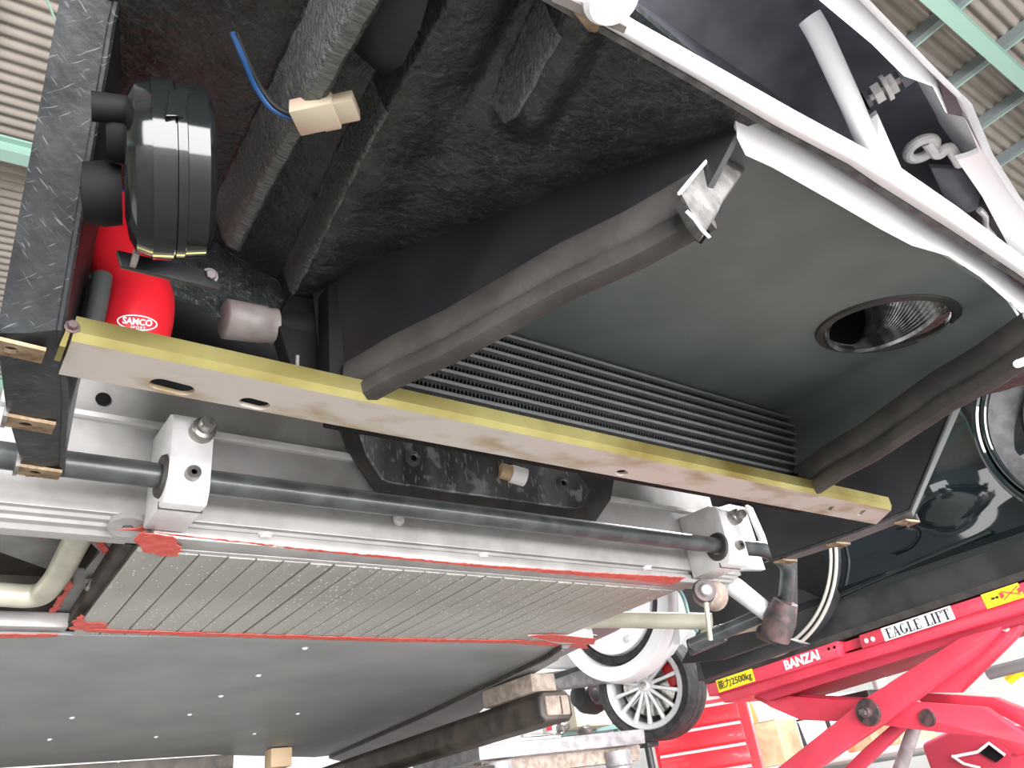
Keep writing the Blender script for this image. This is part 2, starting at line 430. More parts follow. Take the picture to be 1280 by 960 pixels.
def lit_overlay(name, xa_, xb_, y0_, y1_):  # pale overlay painting light onto rib faces, not wear
    mb_ = MB().grid(lambda u, v: (lambda y: (lambda x: V((x, y, clam_z(x, y) - .0008)))(lerp(xa_(y), xb_(y), u) + .0004 * math.sin(y * 190)))(lerp(y0_, y1_, v)), 10, 60)
    return part(name, mb_, 'fibreglass_lit', CLAM, solid=.0006, off=0, smooth=60)
lit_overlay('rib_lit_overlay', lambda y: lerp(.118, .137, (y - .28) / .3) + .002, lambda y: lerp(.118, .137, (y - .28) / .3) + .024, .19, .566)
lit_overlay('rib_lit_overlay', lambda y: lerp(.183, .212, (y - .32) / .24) + .001, lambda y: lerp(.183, .212, (y - .32) / .24) + .013, .33, .585)
lit_overlay('rib_lit_overlay', lambda y: lerp(.235, .262, (y - .19) / .12) + .001, lambda y: lerp(.235, .262, (y - .19) / .12) + .011, .20, .285)
CLAM_R = part('clamshell', MB().grid(lambda u, v: V((lerp(.86 + .16 * v, 1.24, u), lerp(.165, .605, v), lerp(1.69, 1.78, v) + .003 * lumps(u, v))), 30, 30), 'fibreglass', CAR, solid=.006, off=1)
# rear edge of the moulding, ragged
mb = MB()
mb.grid(lambda u, v: V((lerp(.02, .25, u), .605 + .004 * lumps(u * 2, v), lerp(clam_z(lerp(.02, .25, u), .605), 1.700 + .006 * math.sin(u * 17), v))), 50, 6)
part('clamshell_rear_edge', mb, 'fibreglass', CLAM, solid=.004)
# headlamp bowl hanging into the moulding
mb = MB()
bc = V((0.1884, 0.2618, 1.7550))
mb.lathe([(.001, -.050), (.03, -.046), (.052, -.032), (.064, -.010), (.068, .02)], bc, (0.10, 0, 1), 28)
part('headlamp_bowl', mb, 'panel_black', CLAM, label='round black headlamp bowl')

# ---- side flanges with three rusty clips
def flange(side):
    f = (lambda p: V(p)) if side < 0 else mir
    # inner / outer edge of the strip, front to rear
    inn = [(.016, .205, 1.905), (.019, .374, 1.736), (.034, .515, 1.585), (.052, .60, 1.580), (.073, .745, 1.580)]
    out = [(-.012, .205, 1.905), (-.010, .380, 1.736), (.000, .532, 1.583), (.018, .63, 1.578), (.047, .752, 1.578)]
    mb = MB(); th = V((0, .0025, .004))
    rings = []
    for a, b in zip(inn, out):
        a, b = V(a), V(b); m = (a + b) / 2 + V((0, -.001, -.002))
        rings.append([f(p) for p in (b, m, a, a + th, b + th)])
    mb.loft(rings)
    fl = part('arch_flange', mb, 'flange_black' if side < 0 else 'duct_black', CAR, label='scratched black flange of the clamshell' if side < 0 else None)
    # rolled bead along the inner edge
    mb = MB(); mb.tube([f(V(p) + V((.001, 0, .001))) for p in inn], .0028, 8)
    part('flange_bead', mb, 'flange_black', fl)
    # wall that rises from the inner edge to the moulding
    mb = MB()
    up = [(.040, .26, 1.92), (.046, .42, 1.80), (.046, .53, 1.77), (.056, .61, 1.77), (.080, .745, 1.77)]
    mb.loft([[f(a), f((V(a) + V(b)) / 2 + V((-.003, 0, 0))), f(b)] for a, b in zip(inn, up)], False, False)
    part('arch_wall', mb, 'panel_black', CAR, solid=.004, off=0)
    # clips
    for (y, tl) in ((.537, .03), (.645, .02), (.735, -.02)):
        xi = lerp(.0, .047, (y - .532) / .22)
        c = V((xi + .012, y, 1.5745))
        m2 = MB()
        m2.prism([f(c + V(q)) for q in ((-.019, -.011, .0), (.017, -.008, .0), (.017, .011, .001), (-.019, .009, .001))], (0, 0, .003))
        hole = MB().lathe([(0, -.02), (.0048, -.02), (.0048, .02), (0, .02)], f(c + V((-.003, 0, 0))), (0, 0, 1), 12)
        part('mounting_clip', m2, 'rust', fl, cut=hole, label='rusty spring clip')
        m3 = MB().box(*sorted_box(f(c + V((-.019, -.011, 0))), f(c + V((-.016, .010, .014)))))
        part('clip_tail', m3, 'steel_bolt', fl)
def sorted_box(a, b):
    return tuple(min(p, q) for p, q in zip(a, b)), tuple(max(p, q) for p, q in zip(a, b))
flange(-1); flange(1)

# ---- radiator duct
def dt(y): return (y - .20) / .36
def xl0(y): return lerp(.385, .262, dt(y))
def xl1(y): return lerp(.400, .250, dt(y))
def xr0(y): return lerp(.838, .938, dt(y))
def xr1(y): return lerp(.850, 1.000, dt(y))
def zr(y): return lerp(1.665, 1.738, dt(y))
rings = []
for j in range(31):
    y = lerp(.195, .572, j / 30); z = zr(y); R = .028
    row = [V((lerp(xl1(y), xr1(y) - R, k / 24), y, z - .004 * math.sin(math.pi * k / 24) * 0)) for k in range(25)]
    for k in range(1, 9):
        a = math.pi / 2 * k / 8
        row.append(V((xr1(y) - R + R * math.sin(a), y, z - R + R * math.cos(a))))
    for k in range(1, 7): row.append(V((lerp(xr1(y), xr0(y), k / 6), y, lerp(z - R, 1.586, k / 6))))
    rings.append(row)
hc = V((.812, .304, 1.688)); hn = V((0, -.20, 1)).normalized()
hole = MB().lathe([(0, -.05), (.066, -.05), (.066, .05), (0, .05)], hc, hn, 40)
DUCT = part('radiator_duct', MB().loft(rings, False, False), 'duct_grey', CAR, solid=.004, off=1, smooth=50, cut=hole,
            label='smooth black moulded radiator duct with a round brake cooling hole')
hose_path = [hc + hn * .004 + V((.02 * (1 - math.cos(t)), .074 * (1 - math.cos(t)), .074 * math.sin(t))) for t in [k / 44 * 1.5 for k in range(45)]]
mb = MB().tube(hose_path, [.0655 - (.003 if k % 2 else 0) for k in range(45)], 40, cap=False)
part('hose_light_stop', MB().tube([hose_path[-3], hose_path[-1]], .0635, 40), 'void_black', DUCT)  # added disc that keeps light out of the open hose end
part('cooling_hose', mb, 'foil', DUCT, smooth=0, solid=.001, label='ribbed foil hose behind the hole')
mb = MB().lathe([(.065, -.004), (.069, -.0065), (.075, -.005), (.0765, .0), (.066, .001)], hc, hn, 48, closed=True)
part('hole_collar', mb, 'rubber', DUCT)
# near side panel of the duct
mb = MB()
def lw(u, v):
    y = lerp(lerp(.232, .180, v ** .7), .575, u); return V((lerp(xl0(y), xl1(y), v), y, lerp(1.60, zr(y) + .012, v)))
mb.grid(lw, 16, 6)
LW = part('duct_side_panel', mb, 'panel_black', CAR, solid=.006, off=0, label='flat black side panel of the duct')
# folded bracket at its rear end
mb = MB()
mb.prism([(0.2460, 0.5450, 1.7189), (0.2842, 0.5450, 1.7371), (0.2773, 0.5450, 1.6066), (0.2464, 0.5450, 1.6012)], (0, .025, 0))
part('duct_end_post', mb, 'void_black', CAR, bevel=.002)
mb = MB()
mb.prism([(0.2342, 0.5850, 1.7531), (0.2685, 0.5850, 1.7580), (0.2646, 0.5850, 1.6340), (0.2300, 0.5850, 1.6345), (0.2111, 0.5850, 1.6940)], (0, .02, 0))
part('duct_end_bracket', mb, 'void_black', CAR, bevel=.002)
# rubber seals along the bottom edges
def seal(pts, out, name, ends=True):
    P = [V(p) for p in pts]; rings = []
    prof = [(.000, .040), (.004, .041), (.0075, .036), (.009, .026), (.0085, .017), (.005, .0125), (.009, .010), (.0125, .003), (.011, -.006), (.004, -.0095),
            (-.004, -.0085), (-.008, -.002), (-.007, .012), (-.006, .040)]
    for i, p in enumerate(P):
        t = (P[min(i + 1, len(P) - 1)] - P[max(i - 1, 0)]).normalized()
        o_ = V(out); o_ = (o_ - t * o_.dot(t)).normalized(); up_ = V((0, 0, 1))
        rings.append([p + o_ * a + up_ * b for a, b in prof])
    return part(name, MB().loft(rings), 'rubber', CAR, smooth=40, label='folded black rubber seal strip')
def seal_line(a, b, n=7, sag=.002):
    return [V(a).lerp(V(b), k / (n - 1)) + V((0, 0, sag * math.sin(k * 2.1))) for k in range(n)]
S1 = seal(seal_line((.264, .540, 1.590), (.379, .218, 1.592)), (-1, 0, 0), 'rubber_seal')
S2 = seal(seal_line((.932, .530, 1.590), (.838, .185, 1.592)), (-1, 0, 0), 'rubber_seal')
# torn foam end of the near seal
mb = MB()
tip = [(0.3456, 0.2140, 1.5958), (0.3863, 0.2140, 1.6428), (0.4222, 0.2140, 1.6772), (0.4497, 0.2140, 1.6739), (0.3984, 0.2140, 1.6164), (0.3852, 0.2140, 1.5983), (0.3600, 0.2140, 1.5690), (0.3513, 0.2140, 1.5793)]
mb.prism(tip, (0.006, .012, 0))
FO = part('foam_end', mb, 'foam_grey', S1, bevel=.002, label='torn grey foam end of the seal')
edge = [(0.3403, 0.2120, 1.5909), (0.3712, 0.2120, 1.6264), (0.4027, 0.2120, 1.6617), (0.4223, 0.2120, 1.6762), (0.4356, 0.2120, 1.6762), (0.4480, 0.2120, 1.6712)]
part('torn_skin', MB().tube(smooth_path(edge, .01), .0014, 6), 'torn_edge', S1)
part('torn_skin', MB().tube([(0.3428, 0.2125, 1.5771), (0.3489, 0.2125, 1.5728), (0.3532, 0.2125, 1.5657), (0.3593, 0.2125, 1.5614)], .0012, 6), 'torn_edge', S1)
mb = MB().prism([(0.4046, 0.2220, 1.6285), (0.4061, 0.2220, 1.6189), (0.3977, 0.2220, 1.6044), (0.3786, 0.2220, 1.5817), (0.3725, 0.2220, 1.5827)], (.004, .012, 0))
part('seal_fold', mb, 'void_black', S1)
# pale corner strip beside the radiator
mb = MB().tube([(1.0107, 0.5500, 1.7331), (0.9973, 0.5450, 1.6942), (0.9807, 0.5400, 1.6437), (0.9650, 0.5350, 1.6072)], [.0035, .0045, .0045, .002], 8)
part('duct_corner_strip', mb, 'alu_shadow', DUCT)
mb = MB().rod((0.7864, 0.2000, 1.5667), (0.8399, 0.2000, 1.5869), .004, 8)
part('seal_end_pin', mb, 'alu_bright', S2)

# ---- radiator: dark core with flat tubes
RY = .562
RAD = part('radiator', MB().box((.262, RY + .004, 1.592), (1.0, RY + .035, 1.742)), 'void_black', CAR, bevel=.002, label='black radiator core of stacked tubes')
mbt = MB(); 
def tube_mesh():
    mb = MB(); hw = .366
    pr = [(-.007, -.0022), (-.009, 0), (-.007, .0022), (.004, .0022), (.004, -.0022)]
    a = [V((-hw, y, z)) for y, z in pr]; b = [V((hw, y, z)) for y, z in pr]
    mb.loft([a, b]); me = bpy.data.meshes.new('radiator_tube'); me.from_pydata([tuple(p) for p in mb.v], [], mb.f)
    bm = bmesh.new(); bm.from_mesh(me); bmesh.ops.recalc_face_normals(bm, faces=bm.faces); bm.to_mesh(me); bm.free(); return me
tm = tube_mesh(); tm.materials.append(MAT['duct_black'])
for k in range(10):
    place('radiator_tube', tm, RAD, (.630, RY, 1.606 + .0137 * k))
mb = MB()
for k in range(9):
    for i in range(150):
        x = .266 + i * .0048
        mb.box((x, RY - .002, 1.6085 + .0137 * k), (x + .0009, RY + .004, 1.6175 + .0137 * k))
stuff(part('radiator_fins', mb, 'panel_black', RAD, smooth=0, weld=False))

# ---- gold passivated cross beam under the radiator
mb = MB()
b0 = [(.040, .566, 1.580), (.040, .518, 1.580), (.040, .513, 1.585), (.040, .513, 1.598), (.040, .516, 1.600), (.040, .516, 1.587), (.040, .520, 1.584), (.040, .566, 1.584)]
def beam_pts(x, sk): return [V((x + sk * (p[1] - .566), p[1], p[2])) for p in b0]
ra, rb = beam_pts(.043, 0), beam_pts(1.150, .8)
n = 8
mb.v = ra + rb
for k in range(n):
    k2 = (k + 1) % n; mb.f.append((k, k2, k2 + n, k + n)); mb.mi.append(1 if k in (1, 2, 3, 4) else 0)
mb.f += [tuple(range(n - 1, -1, -1)), tuple(range(n, 2 * n))]; mb.mi += [0, 0]
def slot(c, a, b_, ang):
    """capsule cutter: half length a, half width b_"""
    mb_ = MB(); pts = []
    for k in range(20):
        t = k / 20 * math.tau; cx_ = a - b_ if math.cos(t) > 0 else -(a - b_)
        p = V((cx_ + b_ * math.cos(t), b_ * math.sin(t), 0)); p.rotate(Matrix.Rotation(ang, 3, 'Z')); pts.append(V(c) + p + V((0, 0, -.02)))
    return mb_.prism(pts, (0, 0, .04))
cut = MB()
for c, a, b_, an in (((0.1192, 0.5541, 1.5800), .017, .0085, .1), ((0.1846, 0.5560, 1.5800), .013, .0075, .1), ((0.6027, 0.5554, 1.5800), .009, .006, .3), ((0.9989, 0.5464, 1.5800), .010, .0035, .9), ((1.0695, 0.5408, 1.5800), .011, .0035, .9)):
    s_ = slot(c, a, b_, an); cut.add(s_.v, s_.f)
BEAM = part('cross_beam', mb, ['zinc_dull', 'zinc_gold'], CAR, cut=cut, smooth=20, label='gold passivated steel cross beam with slots and oily stains')
# end bracket and its screws
mb = MB().prism([(0.0361, 0.5120, 1.5706), (0.0391, 0.5120, 1.5901), (0.0414, 0.5120, 1.5880), (0.0399, 0.5120, 1.5704)], (0, .02, 0))
part('beam_end_bracket', mb, 'zinc_gold', BEAM)
bm_s = bolt_mesh(.0035, .004, .005, .001)
put_mesh('screw', bm_s, 'grease', BEAM, (0.0414, 0.5120, 1.5874), (0, -1, 0))

# ---- nose lip, bumper cavity
def strip(pairs, thick, name, material, parent, bulge=.004, label=None, smooth=50):
    """band between two edge lines, slightly rounded, with thickness going up"""
    rings = []
    for a, b in pairs:
        a, b = V(a), V(b); row = []
        for k in range(7):
            t = k / 6; row.append(a.lerp(b, t) + V((0, 0, -bulge * math.sin(math.pi * t))))
        row += [b + V((0, 0, thick)), a + V((0, 0, thick))]
        rings.append(row)
    return part(name, MB().loft(rings), material, parent, smooth=smooth, label=label)
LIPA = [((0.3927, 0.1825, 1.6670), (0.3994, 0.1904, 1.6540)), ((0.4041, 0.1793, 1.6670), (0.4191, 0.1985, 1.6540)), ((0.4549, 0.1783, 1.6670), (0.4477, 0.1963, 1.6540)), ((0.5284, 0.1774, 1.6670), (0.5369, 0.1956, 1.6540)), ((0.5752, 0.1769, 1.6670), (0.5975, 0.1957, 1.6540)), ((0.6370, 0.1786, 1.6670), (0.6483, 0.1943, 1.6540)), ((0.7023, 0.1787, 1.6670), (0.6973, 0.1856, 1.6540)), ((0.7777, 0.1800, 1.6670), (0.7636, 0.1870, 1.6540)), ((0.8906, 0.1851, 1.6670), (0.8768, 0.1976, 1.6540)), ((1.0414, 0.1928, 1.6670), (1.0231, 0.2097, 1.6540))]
strip(LIPA, .012, 'duct_mouth_lip', 'glare_white', CAR, bulge=.003, label='lip of the duct mouth, painted white as sky glare')  # white here is painted glare on a dark glossy lip
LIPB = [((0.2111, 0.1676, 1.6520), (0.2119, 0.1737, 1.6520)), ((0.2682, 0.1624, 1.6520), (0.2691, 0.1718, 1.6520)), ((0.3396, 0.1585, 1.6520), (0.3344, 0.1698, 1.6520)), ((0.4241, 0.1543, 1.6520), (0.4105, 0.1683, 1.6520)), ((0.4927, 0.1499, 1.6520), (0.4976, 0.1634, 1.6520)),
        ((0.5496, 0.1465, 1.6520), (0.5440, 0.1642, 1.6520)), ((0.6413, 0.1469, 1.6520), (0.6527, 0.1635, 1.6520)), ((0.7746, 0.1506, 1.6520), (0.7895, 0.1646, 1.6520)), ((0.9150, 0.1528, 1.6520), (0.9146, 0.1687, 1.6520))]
BB = strip(LIPB, .006, 'bumper_flange', 'glare_white', CAR, bulge=.003, label='rear flange of the bumper, painted white as sky glare')  # glare on the flange is put into its colour
mb = MB()
rings = []
for a, b in LIPB:
    b = V(b); rings.append([b + V((0, .0005, -.0005)), b + V((0, .0045, -.0003)), b + V((0, .0045, .008)), b + V((0, .0005, .008))])
part('flange_edge', MB().loft(rings), 'foam_grey', BB)
# clip and bracket on the flange
mb = MB().prism([(0.2292, 0.1728, 1.6480), (0.2301, 0.1689, 1.6480), (0.2497, 0.1701, 1.6480), (0.2514, 0.1764, 1.6480), (0.2461, 0.1783, 1.6480)], (0, 0, .006))
part('flange_clip', mb, 'rust', BB, bevel=.001, label='orange rusty clip')
mb = MB().prism([(0.2149, 0.1737, 1.6470), (0.2151, 0.1681, 1.6470), (0.2638, 0.1634, 1.6470), (0.2651, 0.1676, 1.6470), (0.2467, 0.1699, 1.6470)], (0, 0, .005))
part('flange_plate', mb, 'rubber_grey', BB)
mb = MB().lathe([(0, -.003), (.013, -.003), (.014, -.0005), (.0145, -.0005), (.016, .001), (.016, .004)], (0.2439, 0.1558, 1.6460), (0, 0, 1), 28)
part('flange_washer', mb, 'glare_white', BB, label='round washer, painted white as sky glare')

# bumper shell: front skin curving up and forward from the lower lip
def rim(k):   # lower outer rim of the bumper, left to right
    pts = [(0.3078, 0.0751, 1.6600), (0.3908, 0.0767, 1.6600), (0.4833, 0.0814, 1.6600), (0.5395, 0.0835, 1.6600), (0.6078, 0.0998, 1.6600), (0.6857, 0.1123, 1.6600), (0.8475, 0.1316, 1.6600)]
    return [V(p) for p in pts]
RIM = rim(0)
rings = []
for p in RIM:
    rings.append([p, p + V((.0, .002, .012)), p + V((0, .014, .05)), p + V((0, .034, .10)), p + V((0, .037, .10)), p + V((0, .018, .048)), p + V((0, .006, .014)), p + V((0, .004, .004))])
BUMP = part('bumper_skin', MB().loft(rings), 'glare_white', CAR, smooth=50, label='front bumper skin seen from its lower edge')
# inner return lip
INN = [(0.2933, 0.0916, 1.6600), (0.3591, 0.0937, 1.6600), (0.4236, 0.0941, 1.6600), (0.4682, 0.0967, 1.6600), (0.4962, 0.0906, 1.6600), (0.5284, 0.0979, 1.6600)]
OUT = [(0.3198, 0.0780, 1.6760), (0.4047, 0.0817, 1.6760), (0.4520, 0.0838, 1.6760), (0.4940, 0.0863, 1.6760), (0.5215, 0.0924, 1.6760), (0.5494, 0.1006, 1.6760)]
strip(list(zip(OUT, INN)), .004, 'bumper_return_lip', 'glare_white', BUMP, bulge=.002)
mb = MB().prism([(0.4982, 0.0851, 1.6740), (0.5587, 0.0867, 1.6740), (0.6295, 0.1036, 1.6740), (0.5978, 0.1011, 1.6740), (0.5644, 0.0964, 1.6740), (0.5492, 0.1014, 1.6740), (0.5216, 0.0921, 1.6740)], (0, 0, .004))
part('bumper_gusset', mb, 'nose_grey', BUMP)
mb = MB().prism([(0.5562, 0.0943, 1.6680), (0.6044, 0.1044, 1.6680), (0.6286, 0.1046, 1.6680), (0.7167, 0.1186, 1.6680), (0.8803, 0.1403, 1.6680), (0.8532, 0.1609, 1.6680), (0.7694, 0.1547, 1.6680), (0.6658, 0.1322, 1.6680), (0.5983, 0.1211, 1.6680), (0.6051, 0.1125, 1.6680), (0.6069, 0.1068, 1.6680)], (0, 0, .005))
part('bumper_corner_lip', mb, 'glare_white', BUMP)
# cavity roof and back
mb = MB().grid(lambda u, v: V((lerp(.12, 1.05, u), lerp(.101 + max(0, lerp(.12, 1.05, u) - .5) * .17, .18 + .02 * u, v), 1.715 + .012 * math.sin(v * math.pi) + .002 * lumps(u * 3, v))), 40, 10)
CAV = part('bumper_cavity', mb, 'nose_grey', CAR, solid=.004, off=1, label='dark hollow inside of the bumper')
mb = MB().grid(lambda u, v: V((lerp(.12, 1.05, u), .168 + .006 * v, lerp(1.655, 1.715, v))), 20, 4)
part('bumper_cavity', mb, 'nose_grey', CAR, solid=.003)
# stay tube, adjuster screw, towing eye and tray
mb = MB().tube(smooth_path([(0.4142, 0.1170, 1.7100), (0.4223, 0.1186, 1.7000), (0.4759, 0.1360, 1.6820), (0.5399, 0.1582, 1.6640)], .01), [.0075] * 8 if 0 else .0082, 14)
STAY = part('bumper_stay', mb, 'glare_white', CAR, label='tubular stay in the bumper cavity, painted white as glare')  # blown-out brightness of the tube is painted white
mb = MB().prism([(0.5099, 0.1401, 1.6840), (0.5104, 0.1329, 1.6840), (0.5669, 0.1514, 1.6640), (0.5416, 0.1592, 1.6640)], (0, 0, .004))
part('stay_gusset', mb, 'glare_white', STAY)
a_, b_ = V((0.4961, 0.1346, 1.6900)), V((0.5061, 0.1012, 1.6920))
ADJ = part('adjuster_screw', MB().rod(a_, b_, .003, 10), 'steel_bolt', CAR)
dd = (b_ - a_).normalized()
for t, r, h in ((.10, .007, .004), (.33, .0085, .006), (.52, .0105, .003), (.62, .0085, .006), (.95, .0085, .010)):
    part('adjuster_nut', MB().rod(a_.lerp(b_, t) - dd * h / 2, a_.lerp(b_, t) + dd * h / 2, r, 6 if r < .01 else 18), 'alu_bright' if r > .008 and t < .9 else 'nose_grey', ADJ)
part('adjuster_star', MB().lathe([(0, -.003), (.009, -.002), (.004, 0), (.009, .002), (0, .003)], a_, dd, 7), 'void_black', ADJ)
mb = MB().prism([(0.6101, 0.1430, 1.6850), (0.6449, 0.1273, 1.6850), (0.6824, 0.1362, 1.6800), (0.6858, 0.1442, 1.6720), (0.6783, 0.1598, 1.6720), (0.6498, 0.1545, 1.6780)], (0, 0, .006))
TRAY = part('plate_bracket', mb, 'nose_grey', CAR, bevel=.001, label='grey plastic bracket in the bumper corner')
EYE = V((0.5876, 0.1365, 1.6900))
mb = MB()
pth = [EYE + V((.011 * math.cos(t), .011 * math.sin(t), 0)) for t in [k / 20 * math.tau for k in range(21)]]
mb.tube(pth, .0042, 10)
part('towing_eye', mb, 'alu_bright', CAR, label='bright metal towing eye')
part('towing_eye_bolt', MB().tube(smooth_path([(0.5844, 0.1305, 1.6900), (0.6016, 0.1325, 1.6840), (0.5978, 0.1208, 1.6840), (0.6229, 0.1256, 1.6800)], .006), .0045, 10), 'alu_bright', TRAY)
part('cable_clip', MB().tube(smooth_path([(0.6873, 0.1435, 1.6720), (0.7024, 0.1448, 1.6720), (0.7206, 0.1533, 1.6720), (0.7422, 0.1559, 1.6720)], .005), .0028, 8), 'alu_bright', TRAY)

# ---- horn on its bracket
HC = V((.067, .392, 1.640)); HA = V((.965, -.225, .125)).normalized()
mb = MB()
mb.lathe([(0, .026), (.048, .026), (.0535, .022), (.0545, .010), (.0555, .0095), (.0555, .0045), (.0545, .004), (.0545, -.010), (.052, -.018), (.044, -.022), (.030, -.024), (0, -.024)], HC, HA, 48)
HORN = part('horn', mb, 'horn_black', CAR, smooth=40, label='glossy black disc horn')
mb = MB().lathe([(.0550, .003), (.0565, .003), (.0565, -.009), (.0550, -.009)], HC, HA, 48, closed=True)
part('horn_band', mb, 'horn_black', HORN)
mb = MB().prism([(0.0541, 0.3350, 1.6489), (0.0644, 0.3350, 1.6567), (0.0636, 0.3350, 1.6317), (0.0531, 0.3350, 1.6256)], (0, .004, .002))
part('horn_tab', mb, 'horn_black', HORN, bevel=.001)
mb = MB().lathe([(0, -.038), (.014, -.038), (.016, -.034), (.016, -.020), (0, -.018)], HC + V((0, -.012, .015)), HA, 20)
part('horn_motor', mb, 'void_black', HORN)
mb = MB().rod(HC - HA * .05 + V((0, -.03, .02)), HC - HA * .018 + V((0, -.03, .02)), .009, 14)
part('horn_terminal', mb, 'void_black', HORN)
mb = MB().lathe([(0, -.044), (.019, -.042), (.021, -.03), (.019, -.020), (0, -.02)], HC + V((0, .022, -.004)), HA, 20)
part('horn_mount', mb, 'void_black', HORN)
mb = MB().prism([(0.0540, 0.4550, 1.6185), (0.1267, 0.4750, 1.6391), (0.1288, 0.4750, 1.6239), (0.0584, 0.4550, 1.6063)], (0, .004, .0))
HB = part('horn_bracket', mb, 'panel_black', CAR, bevel=.0008, label='flat steel horn bracket')
mb = MB().rod((0.0634, 0.4520, 1.6128), (0.0669, 0.4520, 1.6127), .0065, 10)
part('bracket_bolt', mb, 'rubber_grey', HB)
put_mesh('bolt', bolt_mesh(.004, .004, .006, .001), 'grease', HB, (0.1198, 0.4740, 1.6329), (0, -1, -.3))

# ---- red silicone coolant hose with its printed badge
hp = smooth_path([(0.0685, 0.6000, 1.7942), (0.0695, 0.6050, 1.7597), (0.0764, 0.6050, 1.7233), (0.0954, 0.6000, 1.6942), (0.0947, 0.5950, 1.6591), (0.0907, 0.6000, 1.6326)], .05, 8)
mb = MB(); nr = len(hp)
mb.tube(hp, [lerp(.0205, .0285, min(1, i / (nr * .5))) for i in range(nr)], 28)
HOSE = part('coolant_hose', mb, 'hose_red', CAR, smooth=80, label='red silicone coolant hose elbow')
for k, (px, r) in enumerate(((0, .0225),)):
    part('hose_clip', MB().tube([(0.0688, 0.6000, 1.7973), (0.0687, 0.6000, 1.7863)], .0225, 20), 'blue_clip', HOSE, label='blue hose clamp')
part('hose_clip', MB().tube([(0.0698, 0.6040, 1.7725), (0.0701, 0.6040, 1.7648)], .0215, 20), 'blue_clip', HOSE)
# badge, wrapped on the hose surface
hw = worg(HOSE)
bv = BVHTree.FromPolygons([v.co + hw for v in HOSE.data.vertices], [tuple(p.vertices) for p in HOSE.data.polygons])
def wrap(name, vs, fs, c, xd, w, material, hgt=None):
    c = V(c); xd = V(xd).normalized(); nrm = (V((0.0, 0, 1.25)) * 0 + V((.06, -.60, -.40)) ).normalized() * -1
    nrm = V((-.14, -.80, -.58)).normalized(); yd = nrm.cross(xd).normalized(); xd = yd.cross(nrm)
    x0 = min(v[0] for v in vs); x1 = max(v[0] for v in vs); y0 = min(v[1] for v in vs); y1 = max(v[1] for v in vs)
    k = w / (x1 - x0); ky = (hgt / (y1 - y0)) if hgt else k
    out = []
    for v in vs:
        p = c + xd * (v[0] - (x0 + x1) / 2) * k + yd * (v[1] - (y0 + y1) / 2) * ky
        hit = bv.ray_cast(p + nrm * .06, -nrm)
        out.append((hit[0] if hit[0] is not None else p) + nrm * .0007)
    mb_ = MB(); mb_.add(out, fs)
    return part(name, mb_, material, HOSE, smooth=0, weld=False)
bc = V((0.0914, 0.5720, 1.6458))
xd_ = V((0.1023, 0.5720, 1.6475)) - V((0.0808, 0.5720, 1.6442))
vs, fs = text_mesh('SAMCO', .02, .0006)
wrap('badge_lettering', vs, fs, bc, xd_, .022, 'print_white', .0055)
vs, fs = text_mesh('SPORT', .02, .0003, 1.2)
wrap('badge_lettering', vs, fs, bc + V((.001, 0, -.0055)), xd_, .011, 'print_white', .002)
ov, of = [], []
for k in range(40):
    t = k / 40 * math.tau
    for r in (1.0, .93): ov.append((r * math.cos(t), r * math.sin(t) * (.36 if r == 1 else .33)))
of = [(2 * k, (2 * k + 2) % 80, (2 * k + 3) % 80, 2 * k + 1) for k in range(40)]
wrap('badge_ring', ov, of, bc + V((0, 0, -.001)), xd_, .030, 'print_white', .0125)

# ---- loose connector on its blue wires
cc = V((0.1513, 0.3386, 1.6900)); cx_d = (V((0.1696, 0.3206, 1.6900)) - V((0.1347, 0.3542, 1.6900))).normalized(); cy_d = V((0, 0, 1)).cross(cx_d)
def obox(c, xd, yd, zd, lx, ly, lz):
    xd, yd, zd = V(xd) * lx / 2, V(yd) * ly / 2, V(zd) * lz / 2; c = V(c)
    mb_ = MB(); mb_.prism([c - xd - yd - zd, c + xd - yd - zd, c + xd + yd - zd, c - xd + yd - zd], zd * 2); return mb_
CON = part('wire_connector', obox(cc - cx_d * .006, cx_d, cy_d, (0, 0, 1), .030, .022, .013), 'cream_plastic', CAR, bevel=.0012, label='cream plastic wire connector')
part('connector_cap', obox(cc + cx_d * .015, cx_d, cy_d, (0, 0, 1), .016, .018, .011), 'cream_plastic', CON, bevel=.001)
part('connector_latch', obox(cc + cx_d * .002 + cy_d * .011, cx_d, cy_d, (0, 0, 1), .012, .005, .009), 'cream_plastic', CON, bevel=.001)
part('wire', MB().tube(smooth_path([(0.0837, 0.3277, 1.7150), (0.0949, 0.3366, 1.7050), (0.1064, 0.3492, 1.7000), (0.1203, 0.3564, 1.6920), (0.1385, 0.3536, 1.6900)], .02), .0020, 8), 'wire_blue', CON)
part('wire', MB().tube(smooth_path([(0.0862, 0.3262, 1.7150), (0.0986, 0.3383, 1.7070), (0.1114, 0.3493, 1.7000), (0.1235, 0.3531, 1.6920), (0.1370, 0.3498, 1.6900)], .02), .0020, 8), 'wire_black', CON)

